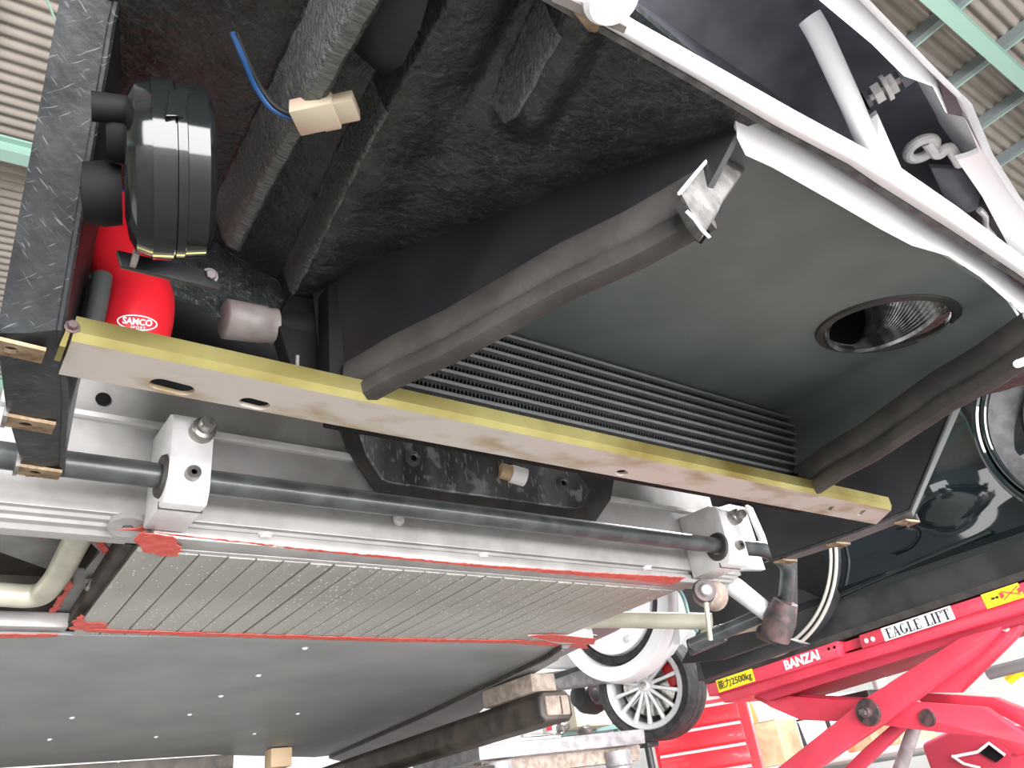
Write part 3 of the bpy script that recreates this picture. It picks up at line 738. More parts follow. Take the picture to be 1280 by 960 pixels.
# ---- rubber buffer and the dark space in front of the chassis
b0_, b1_ = V((0.1668, 0.6000, 1.6902)), V((0.2152, 0.6000, 1.6955))
mb = MB().tube([b0_, b0_.lerp(b1_, .04), b0_.lerp(b1_, .55), b0_.lerp(b1_, .8), b0_.lerp(b1_, .84), b1_], [.0165, .0190, .0185, .0180, .0168, .0175], 24)
BUF = part('rubber_buffer', mb, 'rubber_grey', CAR, smooth=60, label='grey translucent rubber buffer')
part('buffer_seat', MB().tube([b1_, b1_ + (b1_ - b0_) * .25, b1_ + (b1_ - b0_) * .9], [.016, .018, .021], 20), 'void_black', BUF)
part('void_sheet', MB().box((.06, .700, 1.668), (1.12, .712, 1.90)), 'void_black', CAR, label='black sheet standing in for the dark void behind the radiator')  # black sheet put in for the shaded void
part('buffer_stud', MB().rod((0.2328, 0.5850, 1.6573), (0.2323, 0.5850, 1.6334), .0018, 8), 'alu_shadow', CAR)
part('air_hose', MB().tube(smooth_path([(0.0616, 0.5800, 1.6884), (0.0616, 0.5800, 1.6595), (0.0605, 0.5800, 1.6239), (0.0625, 0.6000, 1.6023)], .03), .008, 12), 'duct_black', CAR)

# ---- chassis cross member of extruded aluminium
mb = MB()
prof = [(.868, 1.598), (.868, 1.704), (.862, 1.708), (.862, 1.712), (.890, 1.714), (.890, 1.80), (.925, 1.80), (.925, 1.585), (.905, 1.585), (.900, 1.590), (.889, 1.590), (.887, 1.594), (.878, 1.594), (.876, 1.598)]
mb.loft([[V((.018, y, z)) for y, z in prof], [V((1.200, y, z)) for y, z in prof]])
XM = part('chassis_crossmember', mb, 'alu', CAR, bevel=.0008, smooth=20, label='bare aluminium front cross member of the chassis')
part('crossmember_step', MB().box((.185, .872, 1.577), (1.09, .905, 1.592)), 'alu', XM, bevel=.002)
part('crossmember_lip', MB().box((.185, .905, 1.5765), (1.08, .918, 1.585)), 'alu', XM, bevel=.001)
part('crossmember_ledge', MB().box((.02, .8585, 1.7055), (1.2, .870, 1.7115)), 'alu_bright', XM)
riv = bolt_mesh(.006, .003, .0085, .0015, 10)
for q in ((0.2965, 0.8340, 1.5770), (0.5976, 0.8323, 1.5770), (0.9011, 0.8214, 1.5770)):
    put_mesh('rivet', riv, 'alu_bright', XM, q, (0, 0, -1))
put_mesh('crossmember_grommet', bolt_mesh(.006, .001, .0085, .001, 12), 'void_black', XM, (0.1170, 0.8880, 1.7454), (0, -1, 0))
put_mesh('rivet', riv, 'alu_bright', XM, (0.4885, 0.8660, 1.6274), (0, -1, 0))
part('crossmember_end_plate', MB().prism([(1.0741, 0.8600, 1.6291), (1.1304, 0.8600, 1.7108), (1.2146, 0.8600, 1.7370), (1.2629, 0.8600, 1.7362), (1.2673, 0.8600, 1.6106), (1.0623, 0.8600, 1.5965)], (0, .012, 0)), 'alu_bright', XM, bevel=.001)
part('crossmember_rib', MB().prism([(1.2589, 0.8580, 1.7383), (1.2741, 0.8580, 1.7334), (1.2941, 0.8580, 1.6466), (1.2745, 0.8580, 1.6418)], (0, -.006, 0)), 'alu_bright', XM)

# access plate with a black rubber border
pl = [(0.3954, 0.8550, 1.7626), (0.4108, 0.8550, 1.7169), (0.4510, 0.8550, 1.6609), (0.5633, 0.8550, 1.6577), (0.8440, 0.8550, 1.6593), (0.8891, 0.8550, 1.7038), (0.9144, 0.8550, 1.7575), (0.6340, 0.8550, 1.7829)]
mb = MB().prism(pl, (0, .006, 0))
AP = part('access_plate', mb, 'rubber', CAR, bevel=.002, label='scuffed dark access plate with a black rubber border')
pi = [(0.4279, 0.8500, 1.7418), (0.4364, 0.8500, 1.7118), (0.4575, 0.8500, 1.6772), (0.4681, 0.8500, 1.6728), (0.5618, 0.8500, 1.6725), (0.8006, 0.8500, 1.6742), (0.8210, 0.8500, 1.6821), (0.8403, 0.8500, 1.7126), (0.8160, 0.8500, 1.7434), (0.6275, 0.8500, 1.7587)]
part('scuffed_panel', MB().prism(pi, (0, .006, 0)), 'plate_scuffed', AP, bevel=.002, seg=3)
for q in ((0.5076, 0.8470, 1.7137), (0.7801, 0.8470, 1.7143)):
    mb = MB().lathe([(0, -.001), (.006, -.001), (.007, -.003), (.0105, -.002), (.0115, .003)], q, (0, 1, 0), 20)
    o_ = part('plate_dimple', mb, 'plate_scuffed', AP)
    part('plate_screw_hole', MB().lathe([(0, -.0014), (.0042, -.0014), (.0042, .001), (0, .001)], q, (0, 1, 0), 14), 'void_black', o_)
k0 = V((0.6552, 0.8450, 1.7168)); k1 = V((0.6894, 0.8380, 1.7083))
part('spacer_knob', MB().tube([k0, k0.lerp(k1, .45), k0.lerp(k1, .5), k1], [.012, .012, .0135, .0135], 18), 'wood', AP, label='tan plastic spacer')
part('spacer_cap', MB().rod(k0.lerp(k1, .48), k1 + (k1 - k0) * .15, .0138, 18), 'paper_white', AP)

# ---- anti-roll bar with two clamp blocks
AR = .0135
bar = [(-.30, .790, 1.617), (.10, .80, 1.617), (1.05, .80, 1.619), (1.1991, 0.8000, 1.6237), (1.2456, 0.7950, 1.5973), (1.2935, 0.8600, 1.5435), (1.2450, 1.0582, 1.5189)]
mb = MB().tube(smooth_path(bar[:3], .02) + smooth_path([bar[2], bar[3], bar[4], bar[5], bar[6]], .025, 6)[1:], AR, 18)
ARB = part('anti_roll_bar', mb, 'bar_black', CAR, smooth=60, label='black anti-roll bar across the chassis')
e_ = V(bar[6]); d_ = (V(bar[6]) - V(bar[5])).normalized()
part('bar_end', MB().prism([e_ - d_ * .07 + V((0, 0, .017)), e_ + d_ * .015 + V((0, 0, .015)), e_ + d_ * .015 - V((0, 0, .017)), e_ - d_ * .07 - V((0, 0, .017))], (.012, 0, 0)), 'bar_black', ARB, bevel=.004)
for t in (-.005, -.030, -.048):
    part('bar_end_bolt' if t == -.005 else 'bar_end_hole', MB().lathe([(.0045, -.010), (.0085, -.010), (.0085, .002), (.0045, .002)], e_ + d_ * t, (1, 0, 0), 16, closed=True), 'alu' if t == -.005 else 'steel_plate', ARB)
def clamp(x0, x1, name_label):
    mb = MB()
    y0, y1 = .778, .868
    pr = [(y0, 1.598), (y0, 1.672), (y0 + .006, 1.684), (y0 + .018, 1.690), (y1, 1.694), (y1, 1.583), (y0 + .008, 1.583)]
    mb.prism([(x0, y, z) for y, z in pr], (x1 - x0, 0, 0))
    CL = part('bar_clamp', mb, 'alu_bright', CAR, bevel=.0025, label=name_label)
    xm = (x0 + x1) / 2
    part('clamp_bush', MB().lathe([(.0135, -.004), (.022, -.004), (.024, .0), (.0135, .002)], (x0, .80, 1.617), (1, 0, 0), 24), 'rubber', CL)
    mb = MB().lathe([(0, -.026), (.007, -.026), (.0085, -.022), (.0085, -.014), (.0125, -.013), (.0135, -.010), (.0135, 0), (0, 0)], (xm + .008, y0, 1.664), (0, 1, 0), 24)
    part('clamp_bolt', mb, 'steel_bolt', CL, smooth=30)
    mb = MB().lathe([(.003, -.006), (.003, -.0085), (.0075, -.0085), (.0080, -.006), (.0080, 0), (0, 0)], (xm + .002, y0, 1.613), (0, 1, 0), 18)
    part('clamp_bolt', mb, 'steel_bolt', CL, smooth=30)
    part('clamp_seam', MB().box((x0 - .0005, y0 + .025, 1.5822), (x1 + .0005, y0 + .027, 1.59)), 'beam_dark', CL)
    return CL
clamp(.172, .216, 'white aluminium clamp block of the anti-roll bar with two bolts')
clamp(1.062, 1.112, None)

# ---- floor: narrow extruded planks, then the flat pan
PLX0, PLX1 = .178, 1.066; NPL = 26
edges = [PLX0 + (PLX1 - PLX0) * k / NPL for k in range(NPL + 1)]
FL = part('floor_tray', MB().box((PLX0, .915, 1.5800), (PLX1, 1.285, 1.592)), 'beam_dark', CAR, label='front floor of narrow grey aluminium planks')
wpl = (PLX1 - PLX0) / NPL
def plank_mesh(wd):
    mb_ = MB(); h = wd / 2
    mb_.prism([(-h, 0, .002), (-h + .0005, 0, .0), (h - .0005, 0, .0), (h, 0, .002), (h, 0, .006), (-h, 0, .006)], (0, .37, 0))
    me = bpy.data.meshes.new('floor_plank'); me.from_pydata([tuple(p - V((0, .185, 0))) for p in mb_.v], [], mb_.f)
    bm = bmesh.new(); bm.from_mesh(me); bmesh.ops.recalc_face_normals(bm, faces=bm.faces); bm.to_mesh(me); bm.free()
    me.materials.append(MAT['plank_alu']); return me
pm_a, pm_b = plank_mesh(wpl - .0016), plank_mesh(wpl - .0042)
for k in range(NPL):
    place('floor_plank', pm_b if k in (6, 7, 13, 14, 18, 19) else pm_a, FL, (PLX0 + wpl * (k + .5), 1.10, 1.5745 + .0004 * ((k * 7) % 3)))
# flat pan
pan = [(-.35, 1.292), (.10, 1.290), (1.10, 1.290), (1.135, 1.385), (1.24, 2.1), (1.33, 2.98), (1.28, 3.0), (.83, 2.74), (-.35, 2.70)]
PAN = part('floor_pan', MB().prism([(x, y, 1.5745) for x, y in pan], (0, 0, .006)), 'pan_grey', CAR, bevel=.0008, label='flat dark grey floor pan')
sr = bolt_mesh(.004, .002, .006, .0008, 10)
for i, q in enumerate(((0.5573, 1.3496, 1.5745), (0.5532, 1.5706, 1.5745), (0.5448, 1.7733, 1.5745), (0.5409, 1.9852, 1.5745), (0.5468, 2.3008, 1.5745), (0.2957, 1.9725, 1.5745), (0.2970, 2.2545, 1.5745), (0.8203, 2.0307, 1.5745), (0.8163, 2.3335, 1.5745), (0.5540, 2.7512, 1.5745))):
    put_mesh('pan_rivet', sr, 'alu_bright' if i < 4 else 'alu_bright', PAN, q, (0, 0, -1))
# side rail outside the pan
def rail_line(x_off, z): return [V((x + x_off, y, z)) for x, y in ((1.105, 1.292), (1.137, 1.385), (1.243, 2.1), (1.335, 2.99))]
rings = []
for (a, b) in zip(rail_line(0, 1.566), rail_line(.055, 1.600)):
    rings.append([a, a + V((.012, 0, -.002)), b + V((0, 0, -.01)), b + V((0, 0, .06)), a + V((0, 0, .06))])
SR = part('sill_rail', MB().loft(rings), 'sill_grey', CAR, label='grey side rail along the floor pan')
rings = [[p, p + V((.004, 0, 0)), p + V((.004, 0, .012)), p + V((0, 0, .012))] for p in rail_line(-.003, 1.5655)]
part('rail_seam', MB().loft(rings), 'beam_dark', SR)
rings = [[p, p + V((.17, 0, .02)), p + V((.17, 0, .05)), p + V((0, 0, .03))] for p in rail_line(.06, 1.612)]
part('rail_outer', MB().loft(rings), 'sill_grey', SR)
rings = [[a, b, b + V((0, 0, .003)), a + V((0, 0, .003))] for a, b in ((V((x + .002, y, 1.5635)), V((x + o2, y, 1.5635 - dz2))) for x, y, o2, dz2 in ((1.107, 1.30, .012, 0), (1.137, 1.385, .03, .001), (1.187, 1.72, .06, .004), (1.243, 2.1, .13, .028), (1.335, 2.99, .13, .03)))]
part('sill_cover', MB().loft(rings), 'sill_grey', SR)
mb = MB().prism([(0.9690, 1.2301, 1.5720), (1.0219, 1.2199, 1.5720), (1.1373, 1.2244, 1.5720), (1.1707, 1.2629, 1.5720), (1.0970, 1.2878, 1.5720)], (0, 0, .02))
part('rail_end_cap', mb, 'alu_bright', SR, bevel=.002)
part('jacking_tube', MB().rod((1.1147, 1.2519, 1.5850), (1.1898, 1.2733, 1.5850), .006, 10), 'steel_bolt', SR)

# red paint marks: thin irregular daubs
def daub(pts, z, dz=.0009, jit=.003):
    r_ = random.Random(len(pts) + int(pts[0][0] * 9999)); P = [V(p) for p in pts]; out = []
    n_ = len(P)
    for i in range(n_):
        a, b = P[i], P[(i + 1) % n_]; m = max(2, int((b - a).length / .006))
        for k in range(m): out.append(a.lerp(b, k / m) + V((r_.uniform(-jit, jit), r_.uniform(-jit, jit), 0)))
    return part('red_paint_mark', MB().prism(out, (0, 0, dz)), 'red_paint', CAR, smooth=0)
daub([(0.1651, 0.8685, 1.5730), (0.1682, 0.8476, 1.5730), (0.2012, 0.8589, 1.5730), (0.2205, 0.8888, 1.5730), (0.2228, 0.9165, 1.5730), (0.2039, 0.9181, 1.5730), (0.1807, 0.9070, 1.5730)], 0, jit=.0035)
daub([(0.1665, 1.2528, 1.5730), (0.1693, 1.1734, 1.5730), (0.1785, 1.2131, 1.5730), (0.2059, 1.2186, 1.5730), (0.2122, 1.2397, 1.5730), (0.1895, 1.2507, 1.5730)], 0, jit=.004)
daub([(0.1808, 1.2479, 1.5732), (0.3369, 1.2570, 1.5732), (0.6722, 1.2682, 1.5732), (0.9951, 1.2651, 1.5732), (1.1545, 1.2758, 1.5732), (1.2066, 1.3233, 1.5732), (0.9700, 1.2862, 1.5732), (0.6838, 1.2906, 1.5732), (0.3424, 1.2761, 1.5732), (0.1941, 1.2645, 1.5732)], 0, jit=.0028)
daub([(0.9616, 1.2204, 1.5710), (1.0094, 1.2043, 1.5710), (1.1511, 1.2327, 1.5710), (1.1844, 1.2790, 1.5710), (1.0525, 1.2591, 1.5710)], 0, jit=.0008)
daub([(0.0883, 1.2858, 1.5730), (0.1559, 1.2804, 1.5730), (0.1600, 1.2937, 1.5730), (0.0908, 1.3077, 1.5730)], 0, jit=.003)
daub([(0.1786, 0.8511, 1.5735), (0.3741, 0.8606, 1.5735), (0.6404, 0.8642, 1.5735), (0.8475, 0.8542, 1.5735), (0.9463, 0.8463, 1.5735), (1.0137, 0.8413, 1.5735), (1.0195, 0.8806, 1.5735), (0.9367, 0.8741, 1.5735), (0.6186, 0.8726, 1.5735), (0.3765, 0.8660, 1.5735)], 0, jit=.002)

# ---- right-hand (picture left) suspension bay
part('chassis_tray', MB().prism([(-.45, .91, 1.66), (.20, .91, 1.66), (.20, 1.31, 1.66), (-.45, 1.31, 1.66)], (0, 0, .01)), 'beam_dark', CAR)
part('bay_wall', MB().box((-.45, 1.295, 1.585), (.20, 1.31, 1.67)), 'beam_dark', CAR)
part('bay_wall', MB().box((.166, .92, 1.585), (.180, 1.30, 1.67)), 'beam_dark', CAR)
part('bay_crossbar', MB().box((-.35, 1.262, 1.578), (.168, 1.290, 1.600)), 'alu', CAR, bevel=.003)
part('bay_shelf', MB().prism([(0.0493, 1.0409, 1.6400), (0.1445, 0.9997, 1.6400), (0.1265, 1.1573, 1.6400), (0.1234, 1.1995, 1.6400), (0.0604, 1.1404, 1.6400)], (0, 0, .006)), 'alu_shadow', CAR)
pl2 = [(0.1380, 0.9615, 1.6200), (0.1925, 0.9658, 1.6100), (0.1792, 1.2592, 1.6000), (0.1703, 1.3170, 1.6000), (0.1438, 1.2936, 1.6000), (0.1429, 1.1281, 1.6100), (0.1409, 1.0614, 1.6200)]
cutp = MB().prism([(0.1391, 1.1069, 1.5600), (0.1438, 1.0137, 1.5600), (0.1596, 1.0338, 1.5600), (0.1549, 1.1047, 1.5600)], (0, 0, .1))
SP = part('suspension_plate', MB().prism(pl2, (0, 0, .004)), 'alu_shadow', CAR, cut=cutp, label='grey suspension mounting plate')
put_mesh('bolt', bolt_mesh(.008, .01, .012, .002), 'steel_bolt', SP, (0.1717, 1.1243, 1.6020), (-.4, 0, -1))
part('suspension_lug', MB().lathe([(.006, -.004), (.020, -.004), (.020, .004), (.006, .004)], (0.1596, 0.8820, 1.5920), (0, .2, 1), 24, closed=True), 'alu', SP)
part('wishbone', MB().tube(smooth_path([(-0.0286, 1.1793, 1.6000), (0.0637, 1.1872, 1.6000), (0.1195, 1.1962, 1.6000), (0.1278, 1.1219, 1.6050), (0.1262, 0.9180, 1.6150)], .05, 8), .0155, 16), 'cream_tube', CAR, label='cream tubular wishbone')
for dd_ in ([(0.0469, 1.0148, 1.6370), (0.0822, 0.9784, 1.6370), (0.0875, 0.9871, 1.6370), (0.0480, 1.0251, 1.6370)], [(0.0826, 1.0097, 1.6370), (0.1180, 1.0049, 1.6370), (0.1237, 1.0486, 1.6370), (0.1035, 1.0540, 1.6370), (0.0960, 1.0737, 1.6370), (0.0977, 1.0384, 1.6370)],
            [(0.1364, 0.9864, 1.6160), (0.1429, 0.9846, 1.6160), (0.1856, 1.0465, 1.6060), (0.1833, 1.0664, 1.6060)], [(0.1476, 0.8869, 1.5870), (0.1747, 0.8743, 1.5870), (0.1778, 0.9047, 1.5870), (0.1522, 0.9011, 1.5870)], [(0.1404, 1.2695, 1.5980), (0.1430, 1.1226, 1.6030), (0.1489, 1.1461, 1.6030), (0.1489, 1.2855, 1.5980)]):
    daub(dd_, 0, jit=.0025)

# ---- left-hand (picture right) suspension, wheel off
part('upper_wishbone', MB().tube([(1.2000, 0.9282, 1.6214), (1.2300, 0.9095, 1.5881), (1.2800, 0.8843, 1.5303)], [.016, .019, .017], 16), 'alu_bright', CAR, label='pale wishbone tube')
HUB = part('hub_carrier', MB().tube([(1.2700, 0.8402, 1.5443), (1.2700, 0.8632, 1.5169), (1.2700, 0.8856, 1.4908)], [.022, .029, .027], 20), 'grease', CAR, label='dirty hub carrier')
part('hub_ball_joint', MB().tube([(1.2700, 0.9130, 1.5078), (1.2700, 0.8847, 1.4934)], [.013, .016], 18), 'grease', HUB)
bq = V((1.0482, 0.8400, 1.5520))
JN = part('rod_end', MB().lathe([(0, -.014), (.014, -.014), (.018, -.010), (.020, 0), (.018, .012), (0, .012)], bq, (-.6, -.8, -.1), 24), 'grease', CAR, label='round rod end bearing')
part('rod_end_ball', MB().lathe([(0, .020), (.008, .018), (.012, .012), (.012, .0)], bq, (-.6, -.8, -.1), 18), 'alu', JN)
part('rod_end_boot', MB().tube([bq + V((.012, .012, 0)), bq + V((.05, .02, 0))], [.021, .026], 18), 'block_brown', JN)
part('drop_link', MB().rod((1.0466, 0.8400, 1.5371), (1.0580, 0.8600, 1.4769), .0042, 10), 'cream_tube', CAR, label='thin drop link rod')
part('lower_link', MB().tube([(1.1000, 1.2404, 1.6116), (1.1800, 1.1462, 1.5891), (1.2700, 1.0171, 1.5545)], .0165, 16), 'cream_tube', CAR, label='cream steering link tube')
part('lower_arm', MB().tube([(1.2600, 1.0375, 1.5312), (1.2800, 0.9519, 1.5300), (1.3000, 0.8921, 1.5255)], .013, 14), 'cream_tube', CAR)
part('brake_line', MB().tube(smooth_path([(1.2500, 1.0809, 1.6573), (1.2500, 1.0551, 1.6159), (1.2500, 1.0555, 1.5672), (1.2500, 1.0427, 1.5401)], .02), .004, 8), 'teal', CAR)
part('arch_liner', MB().prism([(1.3600, 1.0275, 1.6562), (1.3400, 0.8398, 1.6443), (1.3600, 0.8901, 1.5500), (1.4000, 0.9442, 1.5107), (1.4000, 1.1259, 1.5051), (1.4200, 1.2574, 1.5258)], (.02, 0, 0)), 'liner', CAR, bevel=.004, label='black wheel arch liner')
part('lower_liner', MB().prism([(1.4500, 1.2274, 1.5333), (1.4500, 0.9796, 1.5155), (1.4500, 0.9470, 1.4964), (1.4500, 1.2245, 1.4837)], (.03, 0, 0)), 'liner', CAR, bevel=.004)

# ================================================================== the lift carrying the black car: steel beam, block, cross plate
LB = thing('car_lift', 'dark steel lift beam with a brown block under the black car sill', 'lift', (1.24, 2.2, 0))
rings = []
for y in (1.47, 1.475, 2.2, 3.05):
    i = .006 if y == 1.47 else 0
    x0, x1 = 1.165 + .02 * (y - 1.47), 1.262 + .02 * (y - 1.47); z0, z1 = 1.447, 1.515
    c = .014
    rings.append([V(p) for p in ((x0 + c, y, z0 + i), (x1 - c, y, z0 + i), (x1 - i, y, z0 + c), (x1 - i, y, z1 - c), (x1 - c, y, z1 - i), (x0 + c, y, z1 - i), (x0 + i, y, z1 - c), (x0 + i, y, z0 + c))])
mb = MB(); mb.loft(rings)
LBB = part('lift_beam', mb, 'beam_dark', LB, bevel=.003)
part('beam_end_cap', MB().prism([(1.18, 1.465, 1.460), (1.25, 1.465, 1.460), (1.25, 1.465, 1.503), (1.18, 1.465, 1.503)], (0, .008, 0)), 'block_brown', LB, bevel=.006, label='worn brown end of the beam')
part('beam_end_groove', MB().box((1.222, 1.463, 1.462), (1.225, 1.47, 1.50)), 'beam_dark', LB)
part('support_block', MB().box((1.166, 1.49, 1.515), (1.24, 1.70, 1.5575)), 'block_brown', LB, bevel=.006, label='brown support block')
part('lift_cross_beam', MB().box((-.6, 2.97, 1.47), (.97, 3.07, 1.60)), 'beam_dark', LB, bevel=.004)
part('lift_lower_beam', MB().box((1.10, 1.95, 1.33), (1.36, 3.4, 1.41)), 'beam_dark', LB, bevel=.004)
part('lift_post', MB().box((1.18, 2.5, 0), (1.28, 2.62, 1.45)), 'beam_dark', LB, bevel=.003)
# second pad under the rear of the pan
WB = tag(part('wood_block', MB().box((.98, 2.64, 1.515), (1.05, 2.70, 1.572)), 'wood', None, bevel=.004), 'pale wooden block under the rear of the floor pan', 'block')

LT = thing('lift_table', 'grey steel plate on stub posts behind the lift beam', 'table', (2.0, 2.35, 0))
part('table_top', MB().prism([(1.5796, 2.3500, 1.5039), (1.5804, 2.3500, 1.4601), (2.3568, 2.3500, 1.4697), (2.3635, 2.3500, 1.5211)], (0, .45, 0)), 'steel_plate', LT, bevel=.002)
part('table_rail', MB().prism([(1.6334, 2.4200, 1.4610), (1.6270, 2.4200, 1.4123), (2.3786, 2.4200, 1.4183), (2.3936, 2.4200, 1.4693)], (0, .05, 0)), 'block_brown', LT)
for px, py in ((622, 945), (770, 932)):
    q = V({622: (1.6881, 2.4000, 1.4723), 770: (2.2465, 2.4000, 1.4745)}[px])
    part('post', MB().lathe([(0, -.02), (.052, -.02), (.052, -.07), (.044, -.075), (.044, -.12), (.05, -.125), (.05, -q[2]), (0, -q[2])], q, (0, 0, 1), 24), 'steel_plate', LT)
def small(name, q, kind, label, cat, group=None):
    q = V(q)
    mb_ = MB()
    if kind == 'socket': mb_.lathe([(0, 0), (.022, 0), (.022, .02), (.016, .026), (.016, .05), (0, .05)], q, (.9, .2, .3), 14)
    elif kind == 'spanner': mb_.prism([q + V(p) for p in ((0, 0, 0), (.16, .01, 0), (.175, -.012, 0), (.20, -.012, 0), (.185, .01, 0), (.20, .03, 0), (.17, .035, 0), (0, .02, 0))], (0, 0, .008))
    return tag(part(name, mb_, 'steel_bolt', None, bevel=.001), label, cat, group)
small('wrench_socket', (2.2179, 2.5500, 1.5448), 'socket', 'chrome wrench socket lying at the right of the steel plate', 'socket')
small('wrench_socket', (2.1051, 2.5500, 1.5617), 'socket', 'chrome wrench socket lying in the middle of the steel plate', 'socket')
small('spanner', (1.9247, 2.5500, 1.5445), 'spanner', 'steel spanner lying on the white sheet on the steel plate', 'spanner')
tag(part('paper_sheet', MB().prism([(1.7292, 2.5000, 1.5227), (2.0587, 2.5000, 1.5302), (2.2895, 2.7500, 1.5727), (2.0152, 2.7500, 1.5706)], (0, 0, .004)), 'paper_white'), 'white paper sheet on the steel plate', 'paper')
o = thing('parts_carton', 'white carton with a red mark behind the steel plate', 'carton', (2.2184, 2.7500, 1.5884))
part('carton_body', obox(V((2.2214, 2.7500, 1.6039)), (1, 0, 0), (0, 1, 0), (0, 0, 1), .05, .05, .10), 'paper_white', o)
part('carton_mark', obox(V((2.1909, 2.7220, 1.6037)), (1, 0, 0), (0, 1, 0), (0, 0, 1), .028, .004, .045), 'chest_red', o)

# ================================================================== red scissor lift in the next bay
SL = thing('scissor_lift', 'red scissor lift holding up the dark car, with maker plates on its rail', 'lift', (2.65, 1.2, 0))
LX = 2.5
def xprism(pts, x, d): return MB().prism(pts, (d, 0, 0))
R1 = part('lift_rail', xprism([(2.5000, 2.1090, 1.6347), (2.5000, 1.5069, 1.6551), (2.5000, 1.5143, 1.6046), (2.5000, 2.1074, 1.5905)], 0, .40), 'lift_red', SL, bevel=.004)
R2 = part('lift_rail', xprism([(2.5000, 1.4245, 1.6531), (2.5000, 0.7732, 1.6698), (2.5000, 0.7903, 1.6327), (2.5000, 1.4296, 1.6107)], 0, .40), 'lift_red', SL, bevel=.004)
part('rail_joint', xprism([(2.5300, 1.5492, 1.6471), (2.5300, 1.4077, 1.6521), (2.5300, 1.4201, 1.6216), (2.5300, 1.5607, 1.6179)], 0, .3), 'lift_red', SL)
part('rail_base', xprism([(2.5200, 2.0828, 1.5940), (2.5200, 0.7975, 1.6338), (2.5200, 0.8137, 1.5985), (2.5200, 2.0589, 1.5578)], 0, .36), 'lift_red', SL, bevel=.004)
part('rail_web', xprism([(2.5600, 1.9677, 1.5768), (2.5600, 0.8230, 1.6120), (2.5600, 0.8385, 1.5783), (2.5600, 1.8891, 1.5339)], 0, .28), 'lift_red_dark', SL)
for q in ((2.4990, 1.4034, 1.6299), (2.4990, 1.3801, 1.6293)):
    put_mesh('rail_screw', bolt_mesh(.006, .004, .008, .001), 'alu_bright', R2, q, (-1, 0, 0))
for q in ((2.4990, 1.5447, 1.6378), (2.4990, 1.5225, 1.6378)):
    put_mesh('rail_screw', bolt_mesh(.004, .001, .005, .0005), 'void_black', R1, q, (-1, 0, 0))
rd = (V((2.5000, 0.8848, 1.6613)) - V((2.5000, 2.0398, 1.6209))).normalized()
def sticker(c, w, h, material, parent, nm='sticker', off=.0012):
    c = V(c) + V((-off, 0, 0)); xd = rd; yd = V((0, 0, 1)); yd = (yd - xd * yd.dot(xd)).normalized()
    return part(nm, MB().prism([c - xd * w / 2 - yd * h / 2, c + xd * w / 2 - yd * h / 2, c + xd * w / 2 + yd * h / 2, c - xd * w / 2 + yd * h / 2], (.001, 0, 0)), material, parent)
def wpx(a, b): return (V(a) - V(b)).length
st = sticker((2.5000, 1.9648, 1.6201), wpx((2.5000, 2.0578, 1.6157), (2.5000, 1.8799, 1.6223)), .044, 'sticker_yellow', R1)
vs, fs = text_mesh('能力2500kg', .05, .0005)
flat_print('capacity_lettering', vs, fs, V((2.5000, 1.9648, 1.6201)) + V((-.0026, 0, 0)), rd, (0, 0, 1), 'print_black', R1, w=wpx((2.5000, 2.0502, 1.6142), (2.5000, 1.8878, 1.6212)))
vs, fs = text_mesh('BANZAI', .05, .0022)
flat_print('maker_lettering', vs, fs, V((2.5000, 1.6611, 1.6272)) + V((-.0016, 0, 0)), rd, (0, 0, 1), 'print_white', R1, w=wpx((2.5000, 1.7334, 1.6269), (2.5000, 1.5865, 1.6316)))
sticker((2.5000, 1.2232, 1.6372), wpx((2.5000, 1.3443, 1.6332), (2.5000, 1.1072, 1.6404)), .040, 'sticker_white', R2)
vs, fs = serif_letters('EAGLE LIFT', .03)
flat_print('name_lettering', vs, fs, V((2.5000, 1.2208, 1.6366)) + V((-.0026, 0, 0)), rd, (0, 0, 1), 'print_black', R2, w=wpx((2.5000, 1.3295, 1.6345), (2.5000, 1.1150, 1.6401)))
sticker((2.5000, 0.9526, 1.6466), wpx((2.5000, 1.0068, 1.6458), (2.5000, 0.8980, 1.6468)), .042, 'sticker_yellow', R2)
cs = V((2.5000, 0.9266, 1.6483)) + V((-.0026, 0, 0)); xv = []; xf = []
for sg in (1, -1):
    o0 = len(xv); xv += [(-.028, -.012 * sg), (-.022, -.012 * sg), (.028, .012 * sg), (.022, .012 * sg)]; xf.append((o0, o0 + 1, o0 + 2, o0 + 3) if sg > 0 else (o0 + 3, o0 + 2, o0 + 1, o0))
xv += [(-.030, -.008), (-.020, -.004), (-.020, .006), (-.030, .010)]; xf.append((8, 9, 10, 11))
xv += [(.020, -.008), (.030, -.006), (.030, .008), (.020, .004)]; xf.append((12, 13, 14, 15))
flat_print('warning_mark', xv, xf, cs, rd, (0, 0, 1), 'chest_red', R2)
for dx in (-.040, -.052):
    flat_print('warning_dot', [(-.004, -.003), (.004, -.003), (.004, .003), (-.004, .003)], [(0, 1, 2, 3)], cs + rd * dx, rd, (0, 0, 1), 'print_black', R2)
